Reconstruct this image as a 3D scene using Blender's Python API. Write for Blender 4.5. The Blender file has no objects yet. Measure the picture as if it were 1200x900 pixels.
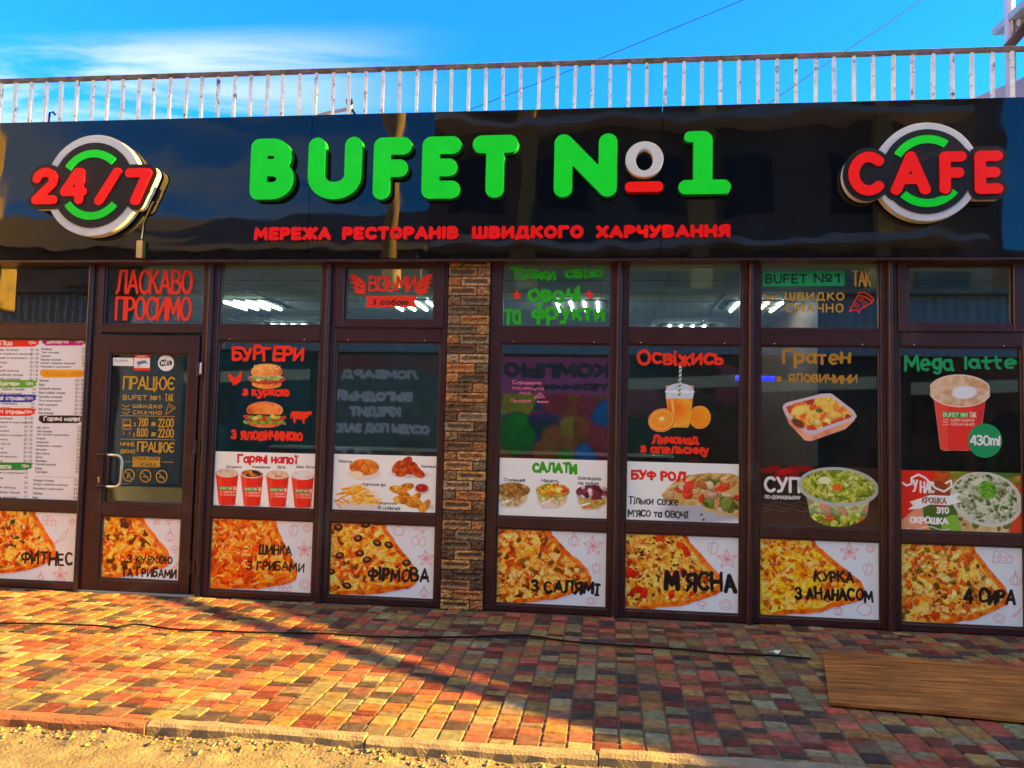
import bpy, bmesh, math, random
import numpy as np
from mathutils import Matrix, Vector

sc = bpy.context.scene
COL = sc.collection
R = math.radians

# ------------------------------------------------------------------ camera
F_PX, YAW, PITCH, ROLL, EYE, DIST = 950.0, 0.119320, 0.056136, 0.021933, 1.3506, 6.1
def _basis():
    cy, sy, cp, sp, cr, sr = math.cos(YAW), math.sin(YAW), math.cos(PITCH), math.sin(PITCH), math.cos(ROLL), math.sin(ROLL)
    fwd = Vector((-sy * cp, cy * cp, sp)); right = Vector((cy, sy, 0)); up = right.cross(fwd)
    return right * cr + up * sr, -right * sr + up * cr, fwd
CR, CU, CF = _basis()
EYEP = Vector((0, -DIST, EYE))
cam_d = bpy.data.cameras.new('camera'); cam = bpy.data.objects.new('camera', cam_d); COL.objects.link(cam)
cam_d.sensor_width = 36; cam_d.lens = 36 * F_PX / 1200; cam_d.clip_end = 2000; cam_d.clip_start = 0.05
m = Matrix.Identity(4)
for i in range(3):
    m[i][0], m[i][1], m[i][2], m[i][3] = CR[i], CU[i], -CF[i], EYEP[i]
cam.matrix_world = m
sc.camera = cam
sc.render.resolution_x, sc.render.resolution_y = 1024, 768

def at(px, py, Y=0.0, Z=None):
    """point of the plane y=Y (or z=Z) that the photo shows at pixel px,py"""
    d = CF + CR * ((px - 600) / F_PX) - CU * ((py - 450) / F_PX)
    t = (Y + DIST) / d.y if Z is None else (Z - EYE) / d.z
    return EYEP + d * t
def box_at(x0, y0, x1, y1, Y=0.0):
    ym = (y0 + y1) / 2; xm = (x0 + x1) / 2
    return at(x0, ym, Y).x, at(xm, y1, Y).z, at(x1, ym, Y).x, at(xm, y0, Y).z

# ------------------------------------------------------------------ light
SUN_EL, SUN_AZ = R(23), R(90.0)
TAN_EL = math.tan(SUN_EL)
SUN_DY = 0.012
sun_d = bpy.data.lights.new('sun', 'SUN'); sun = bpy.data.objects.new('sun', sun_d); COL.objects.link(sun)
sun_d.energy = 3.9; sun_d.angle = R(0.35); sun_d.color = (1.0, 0.56, 0.09)
sun.rotation_euler = Vector((-math.cos(SUN_EL), SUN_DY, -math.sin(SUN_EL))).to_track_quat('-Z', 'Y').to_euler()

world = bpy.data.worlds.new('World'); sc.world = world; world.use_nodes = True
def build_world():
    nt = world.node_tree; N = nt.nodes; L = nt.links; N.clear()
    out = N.new('ShaderNodeOutputWorld'); bg = N.new('ShaderNodeBackground'); bg.inputs['Strength'].default_value = 0.05
    sky = N.new('ShaderNodeTexSky'); sky.sky_type = 'NISHITA'; sky.sun_disc = False
    sky.sun_elevation = SUN_EL; sky.sun_rotation = SUN_AZ; sky.air_density = 1.0; sky.dust_density = 0.4; sky.ozone_density = 1.5
    hs = N.new('ShaderNodeHueSaturation'); hs.inputs['Saturation'].default_value = 1.12; hs.inputs['Value'].default_value = 1.0
    L.new(sky.outputs[0], hs.inputs['Color'])
    tc = N.new('ShaderNodeTexCoord'); sep = N.new('ShaderNodeSeparateXYZ'); L.new(tc.outputs['Generated'], sep.inputs[0])
    def mt(op, a, b=None, clamp=False):
        n = N.new('ShaderNodeMath'); n.operation = op; n.use_clamp = clamp
        for k, v in enumerate((a, b)):
            if v is None: continue
            if isinstance(v, (int, float)): n.inputs[k].default_value = v
            else: L.new(v, n.inputs[k])
        return n.outputs[0]
    ay = mt('MAXIMUM', mt('ABSOLUTE', sep.outputs[1]), 0.06)
    a = mt('DIVIDE', sep.outputs[0], ay); b = mt('DIVIDE', sep.outputs[2], ay)
    cmb = N.new('ShaderNodeCombineXYZ')
    L.new(mt('MULTIPLY', a, 2.2), cmb.inputs[0]); L.new(mt('MULTIPLY', mt('ADD', b, mt('MULTIPLY', a, 0.10)), 13.0), cmb.inputs[1])
    nz = N.new('ShaderNodeTexNoise'); nz.inputs['Scale'].default_value = 1.0; nz.inputs['Detail'].default_value = 7; nz.inputs['Roughness'].default_value = 0.55; nz.inputs['Distortion'].default_value = 0.6
    L.new(cmb.outputs[0], nz.inputs['Vector'])
    mr = N.new('ShaderNodeMapRange'); mr.interpolation_type = 'SMOOTHSTEP'
    mr.inputs['From Min'].default_value = 0.38; mr.inputs['From Max'].default_value = 0.62
    L.new(nz.outputs['Fac'], mr.inputs['Value'])
    ma = N.new('ShaderNodeMapRange'); ma.interpolation_type = 'SMOOTHSTEP'
    ma.inputs['From Min'].default_value = -0.16; ma.inputs['From Max'].default_value = -0.60; L.new(a, ma.inputs['Value'])
    mb = N.new('ShaderNodeMapRange'); mb.interpolation_type = 'SMOOTHSTEP'
    mb.inputs['From Min'].default_value = 0.535; mb.inputs['From Max'].default_value = 0.485; L.new(b, mb.inputs['Value'])
    fac = mt('MULTIPLY', mt('MULTIPLY', mr.outputs[0], ma.outputs[0]), mb.outputs[0], True)
    fac = mt('MULTIPLY', fac, 0.78)
    mix = N.new('ShaderNodeMix'); mix.data_type = 'RGBA'
    L.new(fac, mix.inputs['Factor']); 
    tint = N.new('ShaderNodeMix'); tint.data_type = 'RGBA'; tint.blend_type = 'MULTIPLY'; tint.inputs['Factor'].default_value = 1.0
    L.new(hs.outputs[0], tint.inputs['A']); tint.inputs['B'].default_value = SKY_TINT
    L.new(tint.outputs['Result'], mix.inputs['A']); mix.inputs['B'].default_value = CLOUD_COL
    # neutral fill added to the sky overhead and street side, lighting the facade
    def ss(v, lo, hi):
        n = N.new('ShaderNodeMapRange'); n.interpolation_type = 'SMOOTHSTEP'; n.inputs['From Min'].default_value = lo; n.inputs['From Max'].default_value = hi; L.new(v, n.inputs['Value']); return n.outputs[0]
    sky_fill = mt('MAXIMUM', mt('MULTIPLY', ss(sep.outputs[1], .1, -.2), ss(sep.outputs[2], .36, .52)), mt('MULTIPLY', ss(sep.outputs[2], .6, .8), .3))
    mh = N.new('ShaderNodeMix'); mh.data_type = 'RGBA'; L.new(sky_fill, mh.inputs['Factor']); L.new(mix.outputs['Result'], mh.inputs['A']); mh.inputs['B'].default_value = SKY_FILL_COL
    L.new(mh.outputs['Result'], bg.inputs['Color']); L.new(bg.outputs[0], out.inputs[0])
SKY_TINT = (0.06, 0.49, 0.92, 1); CLOUD_COL = (1.9, 2.1, 2.2, 1); SKY_FILL_COL = (2.2, 2.35, 2.42, 1)
build_world()
vs = sc.view_settings; vs.view_transform = 'Standard'; vs.look = 'None'; vs.gamma = 1; vs.exposure = 3.48; vs.use_curve_mapping = False
sc.cycles.use_denoising = True
sc.cycles.max_bounces = 8; sc.cycles.transparent_max_bounces = 12; sc.cycles.glossy_bounces = 4
sc.cycles.sample_clamp_indirect = 6

# ------------------------------------------------------------------ materials
def srgb(*c):
    v = np.array(c, float) / 255
    return tuple(np.where(v <= 0.04045, v / 12.92, ((v + 0.055) / 1.055) ** 2.4))
def mat(name, color, rough=0.5, metal=0.0, var=0.15, scale=6.0, bump=0.0, bscale=40.0, spec=0.5, emit=None, dirt=None, coat=0.0):
    mm = bpy.data.materials.new(name); mm.use_nodes = True
    nt = mm.node_tree; N = nt.nodes; L = nt.links
    bs = N['Principled BSDF']
    bs.inputs['Roughness'].default_value = rough; bs.inputs['Metallic'].default_value = metal
    bs.inputs['Specular IOR Level'].default_value = spec; bs.inputs['Coat Weight'].default_value = coat
    tc = N.new('ShaderNodeTexCoord')
    if isinstance(color, str):
        ca = N.new('ShaderNodeVertexColor'); ca.layer_name = color; base = ca.outputs['Color']
    else:
        rgb = N.new('ShaderNodeRGB'); rgb.outputs[0].default_value = (*color, 1); base = rgb.outputs[0]
    if var:
        nz = N.new('ShaderNodeTexNoise'); nz.inputs['Scale'].default_value = scale; nz.inputs['Detail'].default_value = 6
        L.new(tc.outputs['Object'], nz.inputs['Vector'])
        mr = N.new('ShaderNodeMapRange'); mr.inputs['To Min'].default_value = 1 - var; mr.inputs['To Max'].default_value = 1 + var
        mr.inputs['From Min'].default_value = 0.3; mr.inputs['From Max'].default_value = 0.7
        L.new(nz.outputs['Fac'], mr.inputs['Value'])
        vm = N.new('ShaderNodeVectorMath'); vm.operation = 'SCALE'; L.new(base, vm.inputs[0]); L.new(mr.outputs[0], vm.inputs['Scale'])
        base = vm.outputs[0]
    if dirt:
        dc, ds, lo, hi = dirt
        n2 = N.new('ShaderNodeTexNoise'); n2.inputs['Scale'].default_value = ds; n2.inputs['Detail'].default_value = 8; n2.inputs['Roughness'].default_value = 0.65
        L.new(tc.outputs['Object'], n2.inputs['Vector'])
        m2 = N.new('ShaderNodeMapRange'); m2.inputs['From Min'].default_value = lo; m2.inputs['From Max'].default_value = hi
        L.new(n2.outputs['Fac'], m2.inputs['Value'])
        mx = N.new('ShaderNodeMix'); mx.data_type = 'RGBA'; L.new(m2.outputs[0], mx.inputs['Factor']); L.new(base, mx.inputs['A']); mx.inputs['B'].default_value = (*dc, 1)
        base = mx.outputs['Result']
    L.new(base, bs.inputs['Base Color'])
    if bump:
        nb = N.new('ShaderNodeTexNoise'); nb.inputs['Scale'].default_value = bscale; nb.inputs['Detail'].default_value = 5
        L.new(tc.outputs['Object'], nb.inputs['Vector'])
        bp = N.new('ShaderNodeBump'); bp.inputs['Strength'].default_value = bump; bp.inputs['Distance'].default_value = 0.01
        L.new(nb.outputs['Fac'], bp.inputs['Height']); L.new(bp.outputs[0], bs.inputs['Normal'])
    if emit:
        bs.inputs['Emission Color'].default_value = (*emit[:3], 1); bs.inputs['Emission Strength'].default_value = emit[3]
    return mm
def glass_mat(name, tint, ior):
    mm = bpy.data.materials.new(name); mm.use_nodes = True
    nt = mm.node_tree; N = nt.nodes; L = nt.links; N.clear()
    out = N.new('ShaderNodeOutputMaterial'); tr = N.new('ShaderNodeBsdfTransparent'); tr.inputs[0].default_value = (*tint, 1)
    gl = N.new('ShaderNodeBsdfGlossy'); gl.inputs['Roughness'].default_value = 0.012; gl.inputs[0].default_value = (0.95, 0.97, 0.95, 1)
    fr = N.new('ShaderNodeFresnel'); fr.inputs['IOR'].default_value = ior
    tc = N.new('ShaderNodeTexCoord'); nb = N.new('ShaderNodeTexNoise'); nb.inputs['Scale'].default_value = 1.3; nb.inputs['Detail'].default_value = 1
    L.new(tc.outputs['Object'], nb.inputs['Vector'])
    bp = N.new('ShaderNodeBump'); bp.inputs['Strength'].default_value = 0.022; bp.inputs['Distance'].default_value = 0.05
    L.new(nb.outputs['Fac'], bp.inputs['Height']); L.new(bp.outputs[0], gl.inputs['Normal'])
    mx = N.new('ShaderNodeMixShader'); L.new(fr.outputs[0], mx.inputs[0]); L.new(tr.outputs[0], mx.inputs[1]); L.new(gl.outputs[0], mx.inputs[2])
    L.new(mx.outputs[0], out.inputs[0]); return mm

# ------------------------------------------------------------------ mesh helpers
class MB:
    """collects verts, faces and optional vertex colours for ONE mesh"""
    def __init__(s): s.v = []; s.f = []; s.c = []; s.col = None
    def add(s, vs_, fs, col=None):
        o = len(s.v); s.v += [tuple(v) for v in vs_]; s.f += [tuple(i + o for i in f) for f in fs]
        s.c += [col if col is not None else (0.5, 0.5, 0.5)] * len(vs_)
        return s
    def box(s, x0, x1, y0, y1, z0, z1, col=None):
        return s.add([(x0, y0, z0), (x1, y0, z0), (x1, y1, z0), (x0, y1, z0), (x0, y0, z1), (x1, y0, z1), (x1, y1, z1), (x0, y1, z1)],
              [(0, 3, 2, 1), (4, 5, 6, 7), (0, 1, 5, 4), (1, 2, 6, 5), (2, 3, 7, 6), (3, 0, 4, 7)], col)
    def tube(s, pts, r, n=8, col=None, caps=True):
        pts = [Vector(p) for p in pts]; rings = []
        vs_ = []; fs = []
        ref = Vector((0.13, 0.31, 0.94))
        for i, p in enumerate(pts):
            t = (pts[min(i + 1, len(pts) - 1)] - pts[max(i - 1, 0)]).normalized()
            a = t.cross(ref)
            if a.length < 1e-3: a = t.cross(Vector((1, 0, 0)))
            a.normalize(); b = t.cross(a)
            rr = r[i] if isinstance(r, (list, tuple)) else r
            for k in range(n):
                w = 2 * math.pi * k / n
                vs_.append(p + a * math.cos(w) * rr + b * math.sin(w) * rr)
        for i in range(len(pts) - 1):
            for k in range(n):
                fs.append((i * n + k, i * n + (k + 1) % n, (i + 1) * n + (k + 1) % n, (i + 1) * n + k))
        if caps:
            fs.append(tuple(range(n))[::-1]); fs.append(tuple((len(pts) - 1) * n + k for k in range(n)))
        return s.add(vs_, fs, col)
    def prism(s, poly, axis, a0, a1, col=None):
        """poly of 2-d points extruded along axis 'x','y' or 'z'"""
        def mk(p, a): return {'x': (a, p[0], p[1]), 'y': (p[0], a, p[1]), 'z': (p[0], p[1], a)}[axis]
        n = len(poly)
        vs_ = [mk(p, a0) for p in poly] + [mk(p, a1) for p in poly]
        fs = [tuple(range(n))[::-1], tuple(range(n, 2 * n))] + [(i, (i + 1) % n, n + (i + 1) % n, n + i) for i in range(n)]
        return s.add(vs_, fs, col)
    def build(s, name, material, parent=None, smooth=False, bevel=0.0):
        me = bpy.data.meshes.new(name); me.from_pydata(s.v, [], s.f)
        if s.col is None:
            bm = bmesh.new(); bm.from_mesh(me); bmesh.ops.recalc_face_normals(bm, faces=bm.faces)
            if bevel: bmesh.ops.bevel(bm, geom=[e for e in bm.edges if e.is_manifold and e.calc_face_angle(0) > 0.5], offset=bevel, segments=1, affect='EDGES', clamp_overlap=True)
            bm.to_mesh(me); bm.free()
        if s.col:
            ca = me.color_attributes.new(s.col, 'FLOAT_COLOR', 'POINT')
            arr = np.ones((len(s.v), 4), np.float32); arr[:, :3] = np.array(s.c); ca.data.foreach_set('color', arr.ravel())
        me.materials.append(material)
        if smooth: me.polygons.foreach_set('use_smooth', [True] * len(me.polygons))
        return link(name, me, parent)
def link(name, me, parent=None):
    o = bpy.data.objects.new(name, me); COL.objects.link(o)
    if parent is not None:
        o.parent = parent
        o.matrix_parent_inverse = Matrix.Translation(-Vector(parent.location))
    return o
def tag(o, label=None, cat=None, group=None, kind=None):
    if label: o['label'] = label
    if cat: o['category'] = cat
    if group: o['group'] = group
    if kind: o['kind'] = kind
    return o
def empty(name, loc, label, cat, group=None):
    o = bpy.data.objects.new(name, None); COL.objects.link(o); o.location = loc; o.empty_display_size = 0.1
    return tag(o, label, cat, group)

# ------------------------------------------------------------------ stroke lettering
def A(cx, cy, rx, ry, a0, a1, n=12):
    return [(cx + rx * math.cos(R(a0 + (a1 - a0) * i / n)), cy + ry * math.sin(R(a0 + (a1 - a0) * i / n))) for i in range(n + 1)]
G = {}
def g(chars, w, *pl):
    for c in chars: G[c] = (w, [list(p) for p in pl])
g('AА', .7, [(0, 0), (.35, 1), (.7, 0)], [(.12, .32), (.58, .32)])
g('Б', .58, [(.54, 1), (0, 1), (0, 0), (.3, 0)] + A(.3, .28, .28, .28, -90, 90)[1:] + [(0, .56)])
g('BВ', .58, [(.3, .53), (0, .53), (0, 1), (.28, 1)] + A(.28, .765, .24, .235, 90, -90)[1:], [(.3, .53)] + A(.3, .265, .28, .265, 90, -90)[1:] + [(0, 0), (0, .53)])
g('Г', .5, [(0, 0), (0, 1), (.5, 1)])
g('Д', .78, [(0, -.16), (0, 0), (.78, 0), (.78, -.16)], [(.1, 0), (.25, 1), (.64, 1), (.64, 0)])
g('EЕ', .52, [(.52, 1), (0, 1), (0, 0), (.52, 0)], [(0, .5), (.44, .5)])
g('F', .52, [(0, 0), (0, 1), (.52, 1)], [(0, .5), (.44, .5)])
g('Ж', .86, [(.43, 0), (.43, 1)], [(0, 1), (.43, .5), (0, 0)], [(.86, 1), (.43, .5), (.86, 0)])
g('З3', .54, A(.25, .75, .25, .25, 150, -90) + A(.25, .25, .29, .25, 90, -150))
g('И', .62, [(0, 1), (0, 0), (.62, 1), (.62, 0)])
g('N', .66, [(0, 0), (0, 1), (.66, 0), (.66, 1)])
g('Й', .62, [(0, 1), (0, 0), (.62, 1), (.62, 0)], [(.15, 1.25), (.31, 1.16), (.47, 1.25)])
g('IІ', .04, [(.02, 0), (.02, 1)])
g('|', .3, [(.15, 0), (.15, 1)], [(0, 1), (.3, 1)], [(0, 0), (.3, 0)])
g('Ї', .3, [(.15, 0), (.15, 1)], [(.02, 1.22), (.03, 1.22)], [(.28, 1.22), (.29, 1.22)])
g('КK', .58, [(0, 0), (0, 1)], [(.55, 1), (0, .45)], [(.15, .6), (.58, 0)])
g('Л', .66, [(0, 0), (.12, .12), (.24, 1), (.66, 1), (.66, 0)])
g('МM', .82, [(0, 0), (.07, 1), (.41, .3), (.75, 1), (.82, 0)])
g('НH', .62, [(0, 0), (0, 1)], [(.62, 0), (.62, 1)], [(0, .5), (.62, .5)])
g('OО0', .66, A(.33, .5, .33, .5, 90, 450, 24))
g('П', .6, [(0, 0), (0, 1), (.6, 1), (.6, 0)])
g('PР', .54, [(0, 0), (0, 1), (.26, 1)] + A(.26, .73, .28, .27, 90, -90)[1:] + [(0, .46)])
g('CС', .6, A(.36, .5, .36, .5, 48, 312, 20))
g('TТ', .62, [(0, 1), (.62, 1)], [(.31, 1), (.31, 0)])
g('УY', .6, [(0, 1), (.31, .4)], [(.6, 1), (.24, .05), (.05, 0)])
g('Ф', .8, A(.4, .58, .4, .27, 90, 450, 24), [(.4, 0), (.4, 1)])
g('ХX', .6, [(0, 0), (.6, 1)], [(0, 1), (.6, 0)])
g('Ц', .7, [(0, 1), (0, 0), (.7, 0), (.7, -.18)], [(.6, 1), (.6, 0)])
g('Ч', .54, [(0, 1), (0, .62)] + A(.2, .62, .2, .17, 180, 270, 6) + [(.54, .45)], [(.54, 1), (.54, 0)])
g('Ш', .86, [(0, 1), (0, 0), (.86, 0), (.86, 1)], [(.43, 1), (.43, 0)])
g('Щ', .92, [(0, 1), (0, 0), (.92, 0), (.92, -.18)], [(.4, 1), (.4, 0)], [(.8, 1), (.8, 0)])
g('Ь', .54, [(0, 1), (0, 0), (.26, 0)] + A(.26, .28, .28, .28, -90, 90)[1:] + [(0, .56)])
g('Ы', .8, [(0, 1), (0, 0), (.22, 0)] + A(.22, .28, .26, .28, -90, 90)[1:] + [(0, .56)], [(.8, 0), (.8, 1)])
g('Ю', .95, [(0, 0), (0, 1)], [(0, .5), (.33, .5)], A(.64, .5, .31, .5, 90, 450, 24))
g('Я', .56, [(.56, 0), (.56, 1), (.3, 1)] + A(.3, .73, .28, .27, 90, 270)[1:] + [(.56, .46)], [(.3, .46), (0, 0)])
g('Є', .58, A(.36, .5, .36, .5, 48, 312, 20), [(0, .5), (.45, .5)])
g('Э', .58, A(.22, .5, .36, .5, 132, -132, 20), [(.13, .5), (.58, .5)])
g('D', .62, [(0, 0), (0, 1), (.25, 1)] + A(.25, .5, .36, .5, 90, -90)[1:] + [(0, 0)])
g('U', .66, [(0, 1), (0, .33)] + A(.33, .33, .33, .33, 180, 360)[1:] + [(.66, 1)])
g('W', .95, [(0, 1), (.22, 0), (.47, .8), (.72, 0), (.95, 1)])
g('1', .3, [(0, .78), (.22, 1), (.22, 0)])
g('2', .55, A(.27, .72, .27, .28, 170, -30) + [(0, 0), (.56, 0)])
g('4', .6, [(.5, 0), (.5, 1), (.4, 1), (0, .3), (.6, .3)])
g('5', .55, [(.5, 1), (.08, 1), (.04, .58), (.25, .6)] + A(.25, .3, .29, .3, 90, -150)[1:])
g('6', .55, [(.45, 1), (.08, .5)] + A(.27, .28, .27, .28, 150, 510, 20))
g('7', .55, [(0, 1), (.55, 1), (.2, 0)])
g('8', .56, A(.28, .75, .23, .25, -90, 270, 20), A(.28, .26, .28, .26, 90, 450, 20))
g('9', .55, [(.1, 0), (.47, .5)] + A(.27, .72, .27, .28, -30, 330, 20))
g('/', .5, [(0, 0), (.5, 1)])
g('-', .4, [(0, .45), (.4, .45)])
g('.', .05, [(.02, .02), (.04, .02)])
g(',', .05, [(.05, .05), (0, -.15)])
g('(', .2, A(.3, .5, .3, .6, 120, 240)); g(')', .2, A(-.1, .5, .3, .6, 60, -60))
g('%', .6, [(0, 0), (.6, 1)], A(.12, .82, .12, .16, 0, 360, 10), A(.48, .18, .12, .16, 0, 360, 10))
g("'", .1, [(.08, 1), (.02, .75)])
g('№', 1.05, [(0, 0), (0, 1), (.5, 0), (.5, 1)], A(.84, .66, .19, .26, 90, 450, 16), [(.66, .15), (1.02, .15)])
# lower case
def low(c, src, k=.68):
    w, pl = G[src]; G[c] = (w * k * 1.08, [[(x * k * 1.08, y * k) for x, y in p] for p in pl])
for c, s_ in zip('вгджзиклмнптчшщьюяосхцый', 'ВГДЖЗИКЛМНПТЧШЩЬЮЯОСХЦЫЙ'): low(c, s_)
low('і', 'І'); G['і'][1].append([(.02, .9), (.03, .92)])
low('ї', 'І'); G['ї'] = (.24, [[(.12, 0), (.12, .68)], [(.0, .9), (.01, .92)], [(.23, .9), (.24, .92)]])
g('аa', .5, A(.23, .33, .23, .33, 40, 320, 16), [(.46, .68), (.46, .12), (.53, 0)])
g('б', .5, A(.25, .28, .25, .28, 150, 510, 18), [(.02, .4), (.12, .8), (.45, 1)])
g('еe', .52, [(.03, .31), (.48, .38)] + A(.26, .34, .25, .36, 8, 300, 18))
g('рp', .48, [(0, -.32), (0, .68)], [(0, .62)] + A(.22, .36, .25, .32, 100, -140, 16))
g('уy', .5, [(0, .68), (.25, .15)], [(.5, .68), (.2, -.3), (.02, -.28)])
g('ф', .7, A(.35, .34, .35, .26, 90, 450, 20), [(.35, -.3), (.35, .95)])
g('g', .48, A(.22, .36, .22, .32, 30, 330, 16), [(.44, .68), (.44, -.1)] + A(.24, -.12, .2, .18, 0, -150, 8))
g('l', .04, [(.02, 0), (.02, 1)])
g('t', .4, [(.18, 1), (.18, .1), (.32, 0)], [(0, .66), (.4, .66)])
g('m', .74, [(0, 0), (0, .68)], [(0, .5), (.18, .68), (.36, .55), (.36, 0)], [(.36, .5), (.55, .68), (.74, .55), (.74, 0)])
g('i', .04, [(.02, 0), (.02, .66)], [(.02, .9), (.03, .92)])

def lay(text, gap=.2, space=.45, jit=0.0, seed=0):
    rnd = random.Random(seed or hash(len(text)) + ord(text[0])); x = 0; out = []
    for ch in text:
        if ch == ' ': x += space; continue
        w, pl = G[ch]
        dy = rnd.uniform(-1, 1) * jit * .10; sc_ = 1 + rnd.uniform(-1, 1) * jit * .08; sh = rnd.uniform(-1, 1) * jit * .10
        for p in pl:
            out.append([(x + (a * sc_ + sh * b) + rnd.uniform(-1, 1) * jit * .02, b * sc_ + dy + rnd.uniform(-1, 1) * jit * .02) for a, b in p])
        x += w * sc_ + gap
    return out
def fit(pls, box, r):
    x0, z0, x1, z1 = box
    P = np.array([q for p in pls for q in p]); mn, mx = P.min(0), P.max(0); sp = np.maximum(mx - mn, 1e-6)
    ax, az = max(x1 - x0 - 2 * r, 1e-4), max(z1 - z0 - 2 * r, 1e-4)
    return [(np.column_stack([x0 + r + (np.array(p)[:, 0] - mn[0]) / sp[0] * ax, z0 + r + (np.array(p)[:, 1] - mn[1]) / sp[1] * az]), r) for p in pls]
def text(s_, pxbox, r, Y=0.0, jit=0.0, seed=0, gap=.2, space=.45, metric=False, wob=0.0):
    """strokes [(points, radius)] of a line of writing that fills the given box"""
    b = pxbox if metric else box_at(*pxbox, Y)
    st = fit(lay(s_, gap, space, jit, seed), b, r)
    if wob:
        rnd = random.Random(seed + 7)
        st = [(p, r * (1 + rnd.uniform(-wob, wob)), r * (1 + rnd.uniform(-wob, wob))) for p, r in st]
    return st
def stroke(pts, r): return (np.array(pts, float), r)
def sd_strokes(X, Z, strokes, big=1e3):
    S = np.full(X.shape, big)
    for st in strokes:
        p = st[0]; ra = st[1]; rb = st[2] if len(st) > 2 else ra; n = len(p) - 1
        if n == 0: S = np.minimum(S, np.hypot(X - p[0, 0], Z - p[0, 1]) - ra); continue
        rm = max(ra, rb); pad = rm * 2 + 0.03
        xs, zs = X[0], Z[:, 0]
        i0, i1 = np.searchsorted(xs, [p[:, 0].min() - pad, p[:, 0].max() + pad]); j0, j1 = np.searchsorted(zs, [p[:, 1].min() - pad, p[:, 1].max() + pad])
        if i1 <= i0 or j1 <= j0: continue
        sx, sz = X[j0:j1, i0:i1], Z[j0:j1, i0:i1]; sub = S[j0:j1, i0:i1]
        for k in range(n):
            a, b = p[k], p[k + 1]; d = b - a; L2 = d @ d + 1e-12
            t = np.clip(((sx - a[0]) * d[0] + (sz - a[1]) * d[1]) / L2, 0, 1)
            rr = ra + (rb - ra) * (k + t) / n
            np.minimum(sub, np.hypot(sx - a[0] - t * d[0], sz - a[1] - t * d[1]) - rr, out=sub)
    return S
def sd_poly(X, Z, poly):
    poly = np.array(poly, float); D = np.full(X.shape, 1e9); ins = np.zeros(X.shape, bool); n = len(poly)
    for k in range(n):
        a, b = poly[k], poly[(k + 1) % n]; d = b - a
        t = np.clip(((X - a[0]) * d[0] + (Z - a[1]) * d[1]) / (d @ d + 1e-12), 0, 1)
        D = np.minimum(D, np.hypot(X - a[0] - t * d[0], Z - a[1] - t * d[1]))
        if a[1] != b[1]:
            c = ((Z >= a[1]) != (Z >= b[1])) & (X < a[0] + (Z - a[1]) / (b[1] - a[1]) * d[0]); ins ^= c
    return np.where(ins, -D, D)
def sd_circle(X, Z, cx, cz, r): return np.hypot(X - cx, Z - cz) - r
def sd_ell(X, Z, cx, cz, rx, rz, ang=0.0):
    c, s_ = math.cos(ang), math.sin(ang); u = (X - cx) * c + (Z - cz) * s_; v = -(X - cx) * s_ + (Z - cz) * c
    return (np.sqrt((u / rx) ** 2 + (v / rz) ** 2) - 1) * min(rx, rz)
def grid(box, d, pad=0.0):
    x0, z0, x1, z1 = box; x0 -= pad; z0 -= pad; x1 += pad; z1 += pad
    return np.meshgrid(np.linspace(x0, x1, max(3, int((x1 - x0) / d) + 2)), np.linspace(z0, z1, max(3, int((z1 - z0) / d) + 2)))
def bounds(strokes):
    P = np.concatenate([s_[0] for s_ in strokes]); r = max(max(s_[1:]) for s_ in strokes)
    return (P[:, 0].min() - r, P[:, 1].min() - r, P[:, 0].max() + r, P[:, 1].max() + r)
def iso(mb, X, Z, S, yf, yb=None, col=None):
    """outline S<0 as a clean flat face at y=yf, with side walls back to y=yb"""
    S = np.where(np.abs(S) < 1e-7, 1e-7, S); I = S < 0
    ny, nx = S.shape; xs, zs = X[0], Z[:, 0]; V = {}; pts = []; F = []; E = []
    def node(i, j):
        k = (i, j)
        if k not in V: V[k] = len(pts); pts.append((xs[i], zs[j]))
        return V[k]
    def cross(i, j, i2, j2):
        if (i2, j2) < (i, j): i, j, i2, j2 = i2, j2, i, j
        k = (i, j, i2, j2)
        if k not in V:
            t = S[j, i] / (S[j, i] - S[j2, i2]); V[k] = len(pts)
            pts.append((xs[i] + (xs[i2] - xs[i]) * t, zs[j] + (zs[j2] - zs[j]) * t))
        return V[k]
    cnt = I[:-1, :-1].astype(int) + I[1:, :-1] + I[:-1, 1:] + I[1:, 1:]
    for j in range(ny - 1):
        row = cnt[j]; i = 0
        idx = np.nonzero(row)[0]
        if len(idx) == 0: continue
        run = None
        for i in list(idx) + [-9]:
            full = i >= 0 and row[i] == 4
            if run is not None and not (full and i == run[1] + 1):
                F.append((node(run[0], j), node(run[1] + 1, j), node(run[1] + 1, j + 1), node(run[0], j + 1))); run = None
            if i < 0: break
            if full: run = [i, i] if run is None else [run[0], i]; continue
            cs = [(i, j), (i + 1, j), (i + 1, j + 1), (i, j + 1)]; poly = []
            for k in range(4):
                a, b = cs[k], cs[(k + 1) % 4]
                if I[a[1], a[0]]: poly.append((node(*a), 0))
                if I[a[1], a[0]] != I[b[1], b[0]]: poly.append((cross(*a, *b), 1 if I[a[1], a[0]] else 2))
            if len(poly) < 3: continue
            F.append(tuple(q[0] for q in poly))
            for k in range(len(poly)):
                if poly[k][1] == 1 and poly[(k + 1) % len(poly)][1] == 2: E.append((poly[k][0], poly[(k + 1) % len(poly)][0]))
    mb.add([(x, yf, z) for x, z in pts], F, col)
    if yb is not None:
        mb.add([(x, yf, z) for x, z in pts] + [(x, yb, z) for x, z in pts], [(a, a + len(pts), b + len(pts), b) for a, b in E], col)
    return mb
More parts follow.
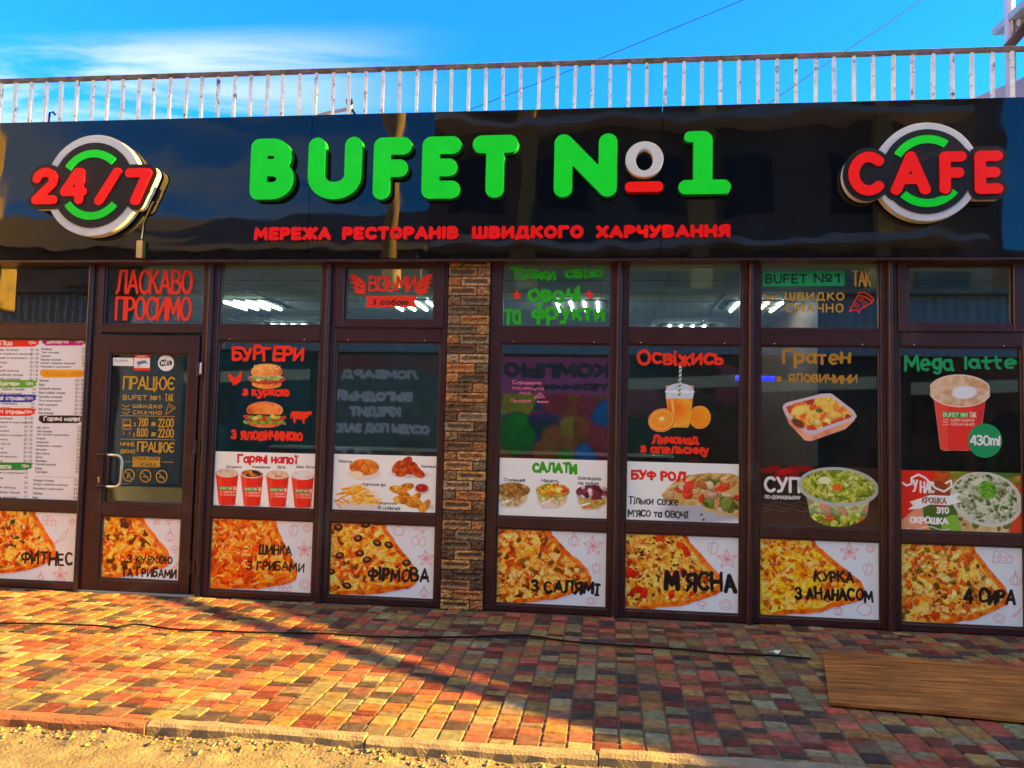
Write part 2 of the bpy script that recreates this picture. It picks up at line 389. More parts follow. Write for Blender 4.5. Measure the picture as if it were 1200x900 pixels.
def raw_mesh(name, mb, material, parent=None):
    me = bpy.data.meshes.new(name); me.from_pydata(mb.v, [], mb.f)
    if mb.col:
        ca = me.color_attributes.new(mb.col, 'FLOAT_COLOR', 'POINT'); arr = np.ones((len(mb.v), 4), np.float32); arr[:, :3] = np.array(mb.c); ca.data.foreach_set('color', arr.ravel())
    me.materials.append(material); return link(name, me, parent)
def vinyl(name, strokes, material, parent=None, yf=-0.004, yb=None, d=0.004, grow=0.0):
    """cut lettering: one mesh of the union of the strokes"""
    X, Z = grid(bounds(strokes), d, 2 * d + grow)
    mb = MB(); iso(mb, X, Z, sd_strokes(X, Z, strokes) - grow, yf, yb)
    return raw_mesh(name, mb, material, parent)

# ------------------------------------------------------------------ printed pictures (a fine sheet with its printed colours)
def vnoise(X, Z, seed):
    xi, zi = np.floor(X).astype(np.int64), np.floor(Z).astype(np.int64); fx, fz = X - xi, Z - zi
    fx = fx * fx * (3 - 2 * fx); fz = fz * fz * (3 - 2 * fz)
    def h(a, b):
        n = (a * 374761393 + b * 668265263 + seed * 974711) & 0x7fffffff; n = ((n ^ (n >> 13)) * 1274126177) & 0x7fffffff
        return ((n ^ (n >> 16)) & 0xffff) / 65535.0
    return (h(xi, zi) * (1 - fx) + h(xi + 1, zi) * fx) * (1 - fz) + (h(xi, zi + 1) * (1 - fx) + h(xi + 1, zi + 1) * fx) * fz
def fbm(X, Z, f, seed, o=4):
    s_ = 0; a = .5
    for k in range(o): s_ = s_ + a * vnoise(X * f + 37.7 * k, Z * f + 11.3 * k, seed + k); f *= 2.03; a *= .5
    return s_ / (1 - .5 ** o)
class Pic:
    def __init__(s, box, d=0.003, bg=(208, 214, 228)):
        s.box = box; s.d = d; s.X, s.Z = grid(box, d); s.c = np.empty(s.X.shape + (3,)); s.c[:] = srgb(*bg); s.a = np.ones(s.X.shape)
        s.seed = int(abs(box[0] * 977) + abs(box[1] * 331)) % 1000 + 3
    def m(s, S, soft=1.0): return np.clip(.5 - S / (s.d * soft), 0, 1)
    def put(s, mask, col, alpha=True):
        if isinstance(col, tuple): col = np.array(srgb(*col))
        s.c = s.c * (1 - mask[..., None]) + col * mask[..., None]
        if alpha: s.a = np.maximum(s.a, mask)
        return s
    def txt(s, strokes, col): return s.put(s.m(sd_strokes(s.X, s.Z, strokes)), col)
    def poly(s, pts, col, soft=1.0): return s.put(s.m(sd_poly(s.X, s.Z, pts), soft), col)
    def ell(s, cx, cz, rx, rz, col, ang=0.0, soft=1.0): return s.put(s.m(sd_ell(s.X, s.Z, cx, cz, rx, rz, ang), soft), col)
    def shade(s, mask, f, seed, lo=.75, hi=1.2):
        n = fbm(s.X, s.Z, f, seed); k = lo + (hi - lo) * np.clip((n - .25) / .5, 0, 1)
        kk = np.stack([k ** .85, k ** 1.15, np.where(k < 1, k ** 1.6, k)], -1)
        s.c = s.c * (1 - mask[..., None]) + s.c * kk * mask[..., None]; return s
    def ramp(s, mask, f, seed, cols, o=5):
        n = np.clip((fbm(s.X, s.Z, f, seed, o) - .22) / .56, 0, .999) * (len(cols) - 1)
        C = np.array([srgb(*c) for c in cols]); i = n.astype(int); t = (n - i)[..., None]
        s.put(mask, C[i] * (1 - t) + C[i + 1] * t); return s
    def blobs(s, mask, n, size, cols, seed, aspect=1.8, region=None, rough=.35):
        rnd = random.Random(seed); x0, z0, x1, z1 = region or s.box
        for k in range(n):
            cx, cz = rnd.uniform(x0, x1), rnd.uniform(z0, z1); r = size * rnd.uniform(.6, 1.4); asp = rnd.uniform(1, aspect); an = rnd.uniform(0, 3.14); c = np.array(srgb(*rnd.choice(cols))) * rnd.uniform(.75, 1.2)
            i0, i1 = np.searchsorted(s.X[0], [cx - 2 * r * asp, cx + 2 * r * asp]); j0, j1 = np.searchsorted(s.Z[:, 0], [cz - 2 * r * asp, cz + 2 * r * asp])
            if i1 - i0 < 2 or j1 - j0 < 2: continue
            sl = (slice(j0, j1), slice(i0, i1)); X, Z = s.X[sl], s.Z[sl]
            S = sd_ell(X, Z, cx, cz, r * asp, r, an) + (fbm(X, Z, .9 / r, seed + k, 2) - .5) * r * rough * 2
            mk = np.clip(.5 - S / s.d, 0, 1) * mask[sl]
            lit = 1 + .35 * np.clip((Z - cz) / r * .6 - (X - cx) / r * .3, -1, 1)
            edge = np.clip(.62 - (S + s.d * 1.6) / (s.d * 3.5), .62, 1)
            kk = lit * edge * (.72 + .56 * fbm(X, Z, 3.2 / r, seed + 3 * k, 3)); kk = np.stack([kk ** .85, kk ** 1.1, np.where(kk < 1, kk ** 1.5, kk)], -1)
            cc = c * kk
            s.c[sl] = s.c[sl] * (1 - mk[..., None]) + cc * mk[..., None]
        return s
    def line(s, pls, col=(206, 84, 98), r=.0019): return s.put(s.m(sd_strokes(s.X, s.Z, [stroke(p, r) for p in pls])) * .85, col)
    def clear(s): s.a[:] = 0; return s
    def vivid(s, sat=1.2, gain=1.1):
        l = (s.c * np.array([.3, .6, .1])).sum(-1, keepdims=True); s.c = np.clip((l + (s.c - l) * sat) * gain * np.where(s.c[..., :1] > 1.35 * s.c[..., 2:], np.array([1.04, .86, .78]), 1.0), 0.002, .85); return s
    def build(s, name, material, parent=None, y=-0.004, bow=0.0015):
        ny, nx = s.X.shape
        Yv = y - bow * fbm(s.X, s.Z, 3.0, s.seed, 2)
        V = np.stack([s.X, Yv, s.Z], -1).reshape(-1, 3)
        j, i = np.meshgrid(np.arange(ny - 1), np.arange(nx - 1), indexing='ij')
        k = (j * nx + i)
        quads = np.stack([k, k + 1, k + nx + 1, k + nx], -1).reshape(-1, 4)
        a = s.a; keep = ((a[:-1, :-1] + a[1:, :-1] + a[:-1, 1:] + a[1:, 1:]) > 2.0).reshape(-1)
        quads = quads[keep]
        used = np.zeros(len(V), bool); used[quads.ravel()] = True
        remap = np.cumsum(used) - 1; V = V[used]; quads = remap[quads]; C = s.c.reshape(-1, 3)[used]
        me = bpy.data.meshes.new(name); me.vertices.add(len(V)); me.vertices.foreach_set('co', V.astype(np.float32).ravel())
        me.loops.add(quads.size); me.loops.foreach_set('vertex_index', quads.ravel().astype(np.int32))
        me.polygons.add(len(quads)); me.polygons.foreach_set('loop_start', np.arange(0, quads.size, 4, dtype=np.int32))
        me.update(calc_edges=True); me.validate()
        ca = me.color_attributes.new('Print', 'FLOAT_COLOR', 'POINT'); arr = np.ones((len(V), 4), np.float32); arr[:, :3] = np.clip(C, 0, .85); ca.data.foreach_set('color', arr.ravel())
        me.materials.append(material); return link(name, me, parent)
# ------------------------------------------------------------------ material library
M = {}
M['frame'] = mat('brown_frame_film', (0.036, 0.0105, 0.0125), rough=0.34, var=0.18, scale=9, bump=0.05, bscale=120, spec=0.45, dirt=((0.075, 0.055, 0.045), 2.6, .56, .86))
M['bead'] = mat('glazing_bead', (0.05, 0.022, 0.024), rough=0.4, var=0.12)
M['spacer'] = mat('window_spacer', (0.30, 0.31, 0.30), rough=0.35, var=0.1)
M['fascia'] = mat('black_gloss_panel', (0.003, 0.0034, 0.005), rough=0.03, var=0.05, spec=0.5)
def fascia_wave():
    nt = M['fascia'].node_tree; N = nt.nodes; L = nt.links; bs = N['Principled BSDF']
    tc = N.new('ShaderNodeTexCoord'); mp = N.new('ShaderNodeMapping'); mp.inputs['Scale'].default_value = (1.0, 1.0, 0.75)
    nb = N.new('ShaderNodeTexNoise'); nb.inputs['Scale'].default_value = 1.25; nb.inputs['Detail'].default_value = 2.0
    bp = N.new('ShaderNodeBump'); bp.inputs['Strength'].default_value = 0.16; bp.inputs['Distance'].default_value = 0.05
    L.new(tc.outputs['Object'], mp.inputs[0]); L.new(mp.outputs[0], nb.inputs['Vector']); L.new(nb.outputs['Fac'], bp.inputs['Height']); L.new(bp.outputs[0], bs.inputs['Normal'])
    n2 = N.new('ShaderNodeTexNoise'); n2.inputs['Scale'].default_value = 5; n2.inputs['Detail'].default_value = 8
    mr = N.new('ShaderNodeMapRange'); mr.inputs['From Min'].default_value = .35; mr.inputs['From Max'].default_value = .8; mr.inputs['To Min'].default_value = .006; mr.inputs['To Max'].default_value = .06
    L.new(tc.outputs['Object'], n2.inputs['Vector']); L.new(n2.outputs['Fac'], mr.inputs['Value']); L.new(mr.outputs[0], bs.inputs['Roughness'])
fascia_wave()
M['glass'] = glass_mat('window_glass', (0.82, 0.90, 0.86), 1.85)
M['brick'] = mat('Col', 'Col', rough=0.85, var=0.35, scale=60, bump=1.0, bscale=55, spec=0.2, dirt=((0.03, 0.024, 0.02), 9, .52, .78))
M['mortar'] = mat('dark_mortar', (0.06, 0.045, 0.035), rough=0.95, var=0.3, scale=30)
M['paver'] = mat('paver_concrete', 'Col', rough=0.82, var=0.38, scale=24, bump=0.7, bscale=150, spec=0.12, dirt=((0.13, 0.10, 0.07), 5.5, .56, .80))
M['sand'] = mat('joint_sand', (0.085, 0.066, 0.042), rough=0.95, var=0.35, scale=30, bump=0.4, bscale=200)
M['kerb'] = mat('kerb_concrete', (0.20, 0.16, 0.11), rough=0.9, var=0.25, scale=14, bump=0.6, bscale=90, dirt=((0.10, 0.07, 0.05), 7, .55, .75))
M['kerb_red'] = mat('kerb_red_concrete', (0.19, 0.075, 0.04), rough=0.9, var=0.25, scale=14, bump=0.6, bscale=90, dirt=((0.08, 0.05, 0.04), 7, .55, .75))
M['road'] = mat('sandy_road', (0.15, 0.12, 0.07), rough=0.95, var=0.4, scale=12, bump=0.9, bscale=70, dirt=((0.12, 0.10, 0.07), 4.5, .5, .72))
M['asphalt'] = mat('asphalt', (0.06, 0.058, 0.055), rough=0.92, var=0.3, scale=3, bump=0.5, bscale=80)
M['pebble'] = mat('pebbles', 'Col', rough=0.9, var=0.4, scale=20)
M['rail'] = mat('flaking_white_paint', (0.70, 0.69, 0.66), rough=0.6, var=0.15, scale=18, dirt=((0.10, 0.040, 0.022), 13, .55, .66))
M['rail_top'] = mat('rusty_rail', (0.12, 0.098, 0.105), rough=0.75, var=0.3, scale=16, dirt=((0.07, 0.035, 0.03), 9, .48, .62))
M['wall'] = mat('plaster_grey', (0.34, 0.33, 0.31), rough=0.9, var=0.15, scale=3, bump=0.3)
M['ceil'] = mat('ceiling_tiles', (0.66, 0.78, 0.74), rough=0.9, var=0.05)
M['lintel'] = mat('pale_lintel', (0.66, 0.76, 0.60), rough=0.8, var=0.06)
M['floor'] = mat('interior_floor', (0.30, 0.28, 0.26), rough=0.35, var=0.2)
M['inner'] = mat('interior_brown_wall', (0.12, 0.06, 0.045), rough=0.7, var=0.2)
M['inner2'] = mat('interior_teal_wall', (0.05, 0.11, 0.12), rough=0.7, var=0.2)
M['tube'] = mat('fluorescent_tube', (0.9, 0.95, 0.95), var=0, emit=(0.92, 1.0, 0.98, 3))
M['housing'] = mat('grey_louvre', (0.05, 0.055, 0.055), rough=0.6, var=0.1)
M['metal'] = mat('brushed_metal', (0.55, 0.60, 0.58), rough=0.25, metal=0.9, var=0.08)
M['brass'] = mat('worn_brass', (0.55, 0.40, 0.16), rough=0.35, metal=0.8, var=0.15)
M['black'] = mat('black_plastic', (0.010, 0.010, 0.011), rough=0.8, var=0.2, spec=0.1)
M['white'] = mat('white_plastic', (0.72, 0.72, 0.70), rough=0.4, var=0.05)
M['board'] = mat('Wood', (0.3, 0.14, 0.05), rough=0.7, var=0, spec=0.2)
M['lav'] = mat('lavender_plaster', (0.52, 0.45, 0.55), rough=0.85, var=0.1)
M['steelgrey'] = mat('grey_painted_steel', (0.36, 0.38, 0.42), rough=0.55, var=0.12)
M['brace'] = mat('brown_painted_steel', (0.10, 0.045, 0.035), rough=0.6, var=0.15)
M['ochre'] = mat('ochre_plaster', (0.55, 0.40, 0.15), rough=0.9, var=0.12, scale=2)
M['greywall'] = mat('grey_brick_far', (0.20, 0.18, 0.16), rough=0.9, var=0.2, scale=1.2)
M['darkwin'] = mat('far_window', (0.02, 0.025, 0.03), rough=0.15, var=0.1)
M['tin'] = mat('blue_profiled_sheet', (0.22, 0.30, 0.36), rough=0.5, var=0.1)
M['tinroof'] = mat('grey_roof_sheet', (0.16, 0.16, 0.17), rough=0.6, var=0.15)
M['print'] = mat('printed_film', 'Print', rough=0.28, var=0.04, scale=2, spec=0.4)
M['print_vinyl'] = mat('printed_cut_vinyl', 'Print', rough=0.35, var=0.0)
def wood_mat():
    nt = M['board'].node_tree; N = nt.nodes; L = nt.links; bs = N['Principled BSDF']
    tc = N.new('ShaderNodeTexCoord'); mp = N.new('ShaderNodeMapping'); mp.inputs['Scale'].default_value = (1.4, 15, 1); mp.inputs['Rotation'].default_value = (0, 0, 0.20)
    nz = N.new('ShaderNodeTexNoise'); nz.inputs['Scale'].default_value = 2.2; nz.inputs['Detail'].default_value = 7; nz.inputs['Distortion'].default_value = 0.9
    cr = N.new('ShaderNodeValToRGB'); e = cr.color_ramp.elements
    e[0].position = .3; e[0].color = (0.13, 0.042, 0.010, 1); e[1].position = .72; e[1].color = (0.46, 0.175, 0.042, 1)
    L.new(tc.outputs['Object'], mp.inputs[0]); L.new(mp.outputs[0], nz.inputs['Vector']); L.new(nz.outputs['Fac'], cr.inputs[0])
    n2 = N.new('ShaderNodeTexNoise'); n2.inputs['Scale'].default_value = 3.0; n2.inputs['Detail'].default_value = 5; L.new(tc.outputs['Object'], n2.inputs['Vector'])
    mr = N.new('ShaderNodeMapRange'); mr.inputs['From Min'].default_value = .3; mr.inputs['From Max'].default_value = .7; mr.inputs['To Min'].default_value = .7; mr.inputs['To Max'].default_value = 1.2; L.new(n2.outputs['Fac'], mr.inputs['Value'])
    vm = N.new('ShaderNodeVectorMath'); vm.operation = 'SCALE'; L.new(cr.outputs[0], vm.inputs[0]); L.new(mr.outputs[0], vm.inputs['Scale'])
    L.new(vm.outputs[0], bs.inputs['Base Color'])
    bp = N.new('ShaderNodeBump'); bp.inputs['Strength'].default_value = .25; bp.inputs['Distance'].default_value = .004; L.new(nz.outputs['Fac'], bp.inputs['Height']); L.new(bp.outputs[0], bs.inputs['Normal'])
wood_mat()

# ------------------------------------------------------------------ setting: ground, pavement, kerb, road
def st(o): o['kind'] = 'structure'; return o
gm = MB(); gm.add([(-400, -400, -.13), (400, -400, -.13), (400, 400, -.13), (-400, 400, -.13)], [(0, 1, 2, 3)]); st(gm.build('ground', M['asphalt']))
KY = -2.56
def pavement():
    rnd = random.Random(4); mb = MB(); mb.col = 'Col'
    cols = [(.30, .195, .075)] * 4 + [(.19, .145, .09)] * 3 + [(.40, .105, .07)] * 4 + [(.30, .145, .06)] * 2 + [(.16, .045, .036)] * 4 + [(.075, .052, .050)] * 4 + [(.23, .11, .075)] * 3 + [(.27, .24, .14)] * 2
    w = 0.113; x = -6.6; n = 0
    while x < 6.6:
        y = -0.012 - rnd.uniform(0, .1); first = True
        while y > KY + .02:
            l = rnd.choice((.062, .078, .092, .108, .124)); y1 = max(y - l, KY + .004)
            if KY + .004 < y1 < KY + .06: y1 = KY + .004
            h = rnd.uniform(-.0025, .0025); tx, ty = rnd.uniform(-.0016, .0016), rnd.uniform(-.0016, .0016)
            gz = .003; b = .006; xa, xb, ya, yb = x + gz, x + w - gz, y1 + gz, y - gz
            k = rnd.uniform(.55, .9); c = tuple(v * k * rnd.uniform(.93, 1.07) for v in rnd.choice(cols))
            top = lambda s_, t_: h + tx * s_ + ty * t_
            V = [(xa, ya, -.008), (xb, ya, -.008), (xb, yb, -.008), (xa, yb, -.008),
                 (xa + b, ya + b, top(-1, -1)), (xb - b, ya + b, top(1, -1)), (xb - b, yb - b, top(1, 1)), (xa + b, yb - b, top(-1, 1))]
            mb.add(V, [(4, 5, 6, 7), (0, 1, 5, 4), (1, 2, 6, 5), (2, 3, 7, 6), (3, 0, 4, 7)], c)
            y = y1
        x += w
    o = raw_mesh('pavement', mb, M['paver']); st(o)
    mb = MB(); mb.box(-6.7, 6.7, KY, 0.0, -.10, -.0065); st(mb.build('pavement_bed', M['sand']))
pavement()
def kerb():
    rnd = random.Random(9); mb = MB(); mr = MB(); x = -6.6
    xs = [-6.6, -5.6, -4.55, -3.55, -2.93, -2.02, -1.02, -.02, .98, 1.98, 2.98, 3.98, 4.98, 5.98, 6.98]
    for a, b in zip(xs, xs[1:]):
        t = mr if abs(a + 2.93) < .01 else mb
        dz = rnd.uniform(-.006, .006); dy = rnd.uniform(-.01, .008)
        n = 14; V = []; Fc = []
        prof = [(KY - .002, -.10), (KY - .002, .004), (KY - .012, .010), (KY - .058, .008), (KY - .072, -.006), (KY - .076, -.10)]
        for i in range(n + 1):
            xx = a + .004 + (b - a - .008) * i / n
            for (py, pz) in prof:
                j = .5 + .5 * (pz > -.05)
                V.append((xx + rnd.uniform(-.002, .002), py + dy * (py < KY - .01) + rnd.uniform(-.0035, .0035) * j * (py < KY - .01), pz + dz + rnd.uniform(-.003, .003) * (pz > -.05)))
        m_ = len(prof)
        for i in range(n):
            for k in range(m_ - 1): Fc.append((i * m_ + k, (i + 1) * m_ + k, (i + 1) * m_ + k + 1, i * m_ + k + 1))
        Fc += [tuple(range(m_)), tuple(n * m_ + k for k in range(m_))[::-1]]
        t.add(V, Fc)
    st(mb.build('kerb', M['kerb'])); st(mr.build('kerb_stone', M['kerb_red']))
kerb()
def road():
    xs = np.arange(-6.6, 6.6, .022); ys = np.arange(-4.3, KY - .04, .022); X, Y = np.meshgrid(xs, ys)
    Z = -.060 + .03 * (fbm(X, Y, 2.2, 5) - .5) + .018 * (fbm(X, Y, 11, 8) - .5) + .008 * (fbm(X, Y, 34, 3) - .5)
    Z += .045 * np.clip((Y - (KY - .28 - .12 * fbm(X, Y, 1.7, 12))) / .25, 0, 1) * fbm(X, Y, 5, 21)
    slab = Y < KY - .30 + .1 * (fbm(X, X * 0, 3, 2) - .5)
    Z = np.where(slab, np.maximum(Z, -.047 + .006 * (fbm(X, Y, 20, 31) - .5)), Z)
    for x0 in (-5.5, -3.02, -.5, 2.0, 4.5):
        dj = np.abs(X - x0 - .55 * (Y + 3.0)); Z = np.where((dj < .035) & (Y < KY - .2), Z - .07 + .02 * fbm(X, Y, 30, 77), Z)
    ny, nx = X.shape; V = np.stack([X, Y, Z], -1).reshape(-1, 3); j, i = np.meshgrid(np.arange(ny - 1), np.arange(nx - 1), indexing='ij'); k = j * nx + i
    me = bpy.data.meshes.new('road'); me.from_pydata(V.tolist(), [], np.stack([k, k + 1, k + nx + 1, k + nx], -1).reshape(-1, 4).tolist())
    me.polygons.foreach_set('use_smooth', [True] * len(me.polygons)); me.materials.append(M['road']); st(link('road', me))
    mb = MB(); mb.box(-7, 7, -9, -4.28, -.12, -.065); st(mb.build('road_far_side', M['road']))
    rnd = random.Random(3); mb = MB(); mb.col = 'Col'
    for k in range(1500):
        x = rnd.uniform(-4.6, 2.2); y = KY - .085 - abs(rnd.gauss(0, .10 if k % 3 else .03)); r = rnd.choice((.004, .005, .006, .008, .012)) * rnd.uniform(.7, 1.3)
        iy = int(np.clip(round((y + 4.3) / .022), 0, ny - 1)); ix = int(np.clip(round((x + 6.6) / .022), 0, nx - 1)); z = Z[iy, ix]
        P = []
        for d in ((1, 0, 0), (-1, 0, 0), (0, 1, 0), (0, -1, 0), (0, 0, 1), (0, 0, -1)):
            q = r * rnd.uniform(.7, 1.3); P.append((x + d[0] * q * 1.2, y + d[1] * q, z + r * .3 + d[2] * q * .7))
        mb.add(P, [(0, 2, 4), (2, 1, 4), (1, 3, 4), (3, 0, 4), (2, 0, 5), (1, 2, 5), (3, 1, 5), (0, 3, 5)], (.03, .026, .014) if k % 3 == 0 and math.sin(x * 5.3) + math.sin(x * 12.1) > .1 else tuple(v * rnd.uniform(.5, 1.3) for v in (.22, .17, .09)))
    o = mb.build('gravel', M['pebble']); tag(o, 'sandy grit and pebbles scattered along the kerb', 'gravel', kind='stuff')
road()

# ------------------------------------------------------------------ the shop building
B = empty('shop_building', (0, 0, 0), 'fast food shop with glossy black fascia, brown framed windows and a brick pillar', 'building')
BAYS = {0: (-6.03, -5.19), 1: (-5.055, -4.20), 2: (-4.072, -3.218), 3: (-3.085, -2.243), 4: (-2.118, -1.284), 5: (-.823, .009), 6: (.13, .962), 7: (1.092, 1.934), 8: (2.064, 2.89), 9: (3.02, 3.85)}
Z0, ZP0, ZP1, ZW0, ZW1, ZT0, ZT1, ZH = 0.0, .05, .615, .695, 2.006, 2.127, 2.638, 2.70
EDGE = {0: (-6.10, -5.123), 1: (-5.122, -4.172), 2: (-4.171, -3.152), 3: (-3.151, -2.181), 4: (-2.180, -1.236), 5: (-.905, .069), 6: (.070, 1.026), 7: (1.027, 1.998), 8: (1.999, 2.954), 9: (2.955, 3.92)}
YF, YB = -.030, .045
def pane(x0, x1, z0, z1, parent, y=.0):
    mb = MB(); mb.box(x0, x1, y, y + .008, z0, z1); return mb.build('pane', M['glass'], parent)
def bead(mb, x0, x1, z0, z1, w=.012, y0=-.016, y1=.012):
    mb.box(x0, x0 + w, y0, y1, z0, z1).box(x1 - w, x1, y0, y1, z0, z1).box(x0 + w, x1 - w, y0, y1, z0, z0 + w).box(x0 + w, x1 - w, y0, y1, z1 - w, z1)
def window(k):
    x0, x1 = BAYS[k]; e0, e1 = EDGE[k]
    mb = MB()
    mb.box(e0, x0, YF, YB, Z0, ZH).box(x1, e1, YF, YB, Z0, ZH)
    rows = [(Z0, ZP0), (ZP1, ZW0), (ZW1, ZT0), (ZT1, ZH)] if k != 2 else [(ZW1 + .055, ZT0), (ZT1, ZH)]
    for a, b in rows: mb.box(x0, x1, YF + .002, YB - .002, a, b)
    o = mb.build('window', M['frame'], B, bevel=.004)
    holes = [(ZT0, ZT1)] + ([(ZP0, ZP1), (ZW0, ZW1)] if k != 2 else [])
    bm_ = MB()
    for a, b in holes:
        xa, xb, za, zb = x0, x1, a, b
        if k in (4, 8) and a == ZT0:
            sb = MB(); t = .062; yo = -.046
            sb.box(x0 - .014, x0 + t, yo, .03, a - .014, b + .014).box(x1 - t, x1 + .014, yo, .03, a - .014, b + .014).box(x0 + t, x1 - t, yo + .001, .03, a - .014, a + .046).box(x0 + t, x1 - t, yo + .001, .03, b - .046, b + .014)
            sb.build('transom_sash', M['frame'], o, bevel=.005)
            xa, xb, za, zb = x0 + t, x1 - t, a + .046, b - .046
        bead(bm_, xa, xb, za, zb)
        pane(xa + .002, xb - .002, za + .002, zb - .002, o)
    bm_.build('glazing_bead', M['bead'], o, bevel=.003)
    return o
for k in BAYS: window(k)
mb = MB()
for k in (0, 1, 2, 3, 5, 6, 7, 8):
    xm = EDGE[k][1]; pts = A(xm, YF + .004, .026, .040, 180, 360, 10)
    m1 = MB(); m1.prism(pts, 'z', 0.0, ZH); m1.build('mullion_cover', M['frame'], B, smooth=False)
# screw caps along the head of every bay
for k in (2, 3, 4, 5, 6, 7, 8):
    for t in (.12, .85):
        x = BAYS[k][0] + t * (BAYS[k][1] - BAYS[k][0])
        for z, r_ in ((ZT1 + .03, .005), (ZW1 + .012, .004)):
            m1 = MB(); m1.tube([(x, YF - .003, z), (x, YF + .004, z)], r_, 8); m1.build('screw', M['white'], B)
# door leaf
def door():
    x0, x1 = -4.130, -3.232; g0, g1 = -3.994, -3.318
    mb = MB(); y0, y1 = -.040, .035
    mb.box(x0, g0, y0, y1, .012, 2.040).box(g1, x1, y0, y1, .012, 2.040)
    for a, b in ((.012, .100), (.600, .700), (1.895, 2.040)): mb.box(g0, g1, y0 + .001, y1 - .001, a, b)
    o = mb.build('door', M['frame'], B, bevel=.005)
    bm_ = MB(); bead(bm_, g0, g1, .700, 1.895, y0=-.028); bead(bm_, g0, g1, .100, .600, y0=-.028); bm_.build('glazing_bead', M['bead'], o, bevel=.003)
    pane(g0 + .002, g1 - .002, .702, 1.893, o, -.006); pane(g0 + .002, g1 - .002, .102, .598, o, -.006)
    a = at(129, 533, -.08); b = at(129, 570, -.08); r = at(146, 550, -.08)
    zt, zb, xa, xb = a.z, b.z, a.x - .015, r.x - .012
    pts = [(xa, -.036, zt), (xa, -.085, zt), (xa + .02, -.10, zt), (xb - .05, -.10, zt)] + [(xb - .05 + .05 * math.sin(R(w)), -.10, zt - .05 + .05 * math.cos(R(w))) for w in (30, 60, 90)]
    pts += [(xb - .05 + .05 * math.sin(R(w)), -.10, zb + .05 + .05 * math.cos(R(w))) for w in (90, 120, 150)] + [(xb - .05, -.10, zb), (xa + .02, -.10, zb), (xa, -.085, zb), (xa, -.036, zb)]
    h = MB(); h.tube(pts, .012, 10); h.build('handle', M['metal'], o, smooth=True)
    h = MB(); xm = xa - .105
    h.tube([(xa - .02, -.05, zt + .0), (xa - .06, -.062, zt), (xm, -.062, zt - .0)], .012, 8); h.tube([(xa - .02, -.05, zb), (xa - .06, -.062, zb), (xm, -.062, zb)], .012, 8)
    h.tube([(xa - .02, -.05, zt), (xa - .01, -.055, zt - .05), (xa - .01, -.055, zb + .05), (xa - .02, -.05, zb)], .012, 8)
    h.build('pull_bracket', M['frame'], o, smooth=True)
    h = MB(); zc = zb + .06; h.tube([(xm + .012, -.040, zc), (xm + .012, -.052, zc)], .011, 12); h.box(xm + .005, xm + .019, -.046, -.040, zc - .035, zc); h.build('lock_cylinder', M['brass'], o)
    for zc in (1.77, 1.16, .22):
        h = MB(); h.tube([(x1 + .008, -.052, zc - .055), (x1 + .008, -.052, zc + .055)], .012, 10); h.box(x1 - .07, x1 + .0, -.047, -.040, zc - .012, zc + .012)
        h.box(x1 + .004, x1 + .05, -.047, -.036, zc - .05, zc + .05); h.build('hinge', M['frame'], o)
    h = MB(); h.box(x1 + .024, x1 + .036, -.058, -.047, 1.735, 1.825); h.build('hinge_plate', M['white'], o)
    h = MB(); h.box(-4.171, -3.153, -.05, .04, -.01, .010); h.build('threshold', M['spacer'], B)
door()
# brick pillars
def brick_pillar(px0, px1, seed):
    rnd = random.Random(seed); mb = MB(); mb.col = 'Col'; zc = 0; row = 0; yb = .05; yf = -.062; H = .0738
    mb.box(px0 + .006, px1 - .006, yf + .016, yb + .10, -.02, 2.70, (.10, .075, .055))
    tone = [(.085, .046, .024), (.12, .070, .036), (.10, .072, .046), (.17, .080, .034), (.25, .10, .038), (.14, .092, .056), (.07, .042, .026)]
    while zc < 2.69:
        z1 = min(zc + H, 2.70); W = px1 - px0; sp = .31 if row % 2 else .69
        if rnd.random() < .2: sp += rnd.uniform(-.06, .06)
        for a, b in ((px0, px0 + W * sp), (px0 + W * sp, px1)):
            x0, x1, za, zb = a + .004, b - .004, zc + .0045, z1 - .0045; n = max(3, int((x1 - x0) / .014)); q = 5
            c0 = tuple(v * f_ for v, f_ in zip(rnd.choice(tone), (1.2, 1.3, 1.35))); q_ = rnd.uniform(1.2, 2.6); c1 = tuple(min(.5, v * q_ * e_) for v, e_ in zip(c0, (1.15, 1, .85))); V = []; C = []; F = []
            deep = rnd.uniform(.010, .024); long_ = (b - a) > .15
            for j in range(q + 1):
                for i in range(n + 1):
                    u, v = i / n, j / q; ed = min(min(u, 1 - u) * (x1 - x0), min(v, 1 - v) * (zb - za))
                    inn = min(1, max(0, (ed - .010) / .012)) if long_ else .25 * rnd.random()
                    y = yf + deep * inn + rnd.uniform(-.006, .006) - (0 if ed > 1e-6 else -.006)
                    V.append((x0 + u * (x1 - x0) + rnd.uniform(-.0015, .0015), y, za + v * (zb - za) + rnd.uniform(-.0015, .0015)))
                    t = inn if long_ else rnd.random(); w = rnd.uniform(.8, 1.2); C.append(tuple((c1[m_] * (1 - t) + c0[m_] * t) * w for m_ in range(3)))
            for j in range(q):
                for i in range(n): k = j * (n + 1) + i; F.append((k, k + 1, k + n + 2, k + n + 1))
            o_ = len(mb.v); mb.v += V; mb.c += C; mb.f += [tuple(t + o_ for t in f) for f in F]
            ring = [i for i in range(n + 1)] + [j * (n + 1) + n for j in range(1, q + 1)] + [q * (n + 1) + i for i in range(n - 1, -1, -1)] + [j * (n + 1) for j in range(q - 1, 0, -1)]
            base = len(mb.v); mb.v += [(V[t][0], yb, V[t][2]) for t in ring]; mb.c += [C[t] for t in ring]
            for t in range(len(ring)): u_ = (t + 1) % len(ring); mb.f.append((o_ + ring[t], base + t, base + u_, o_ + ring[u_]))
        zc += H; row += 1
    return raw_mesh('brick_pillar', mb, M['brick'], B)
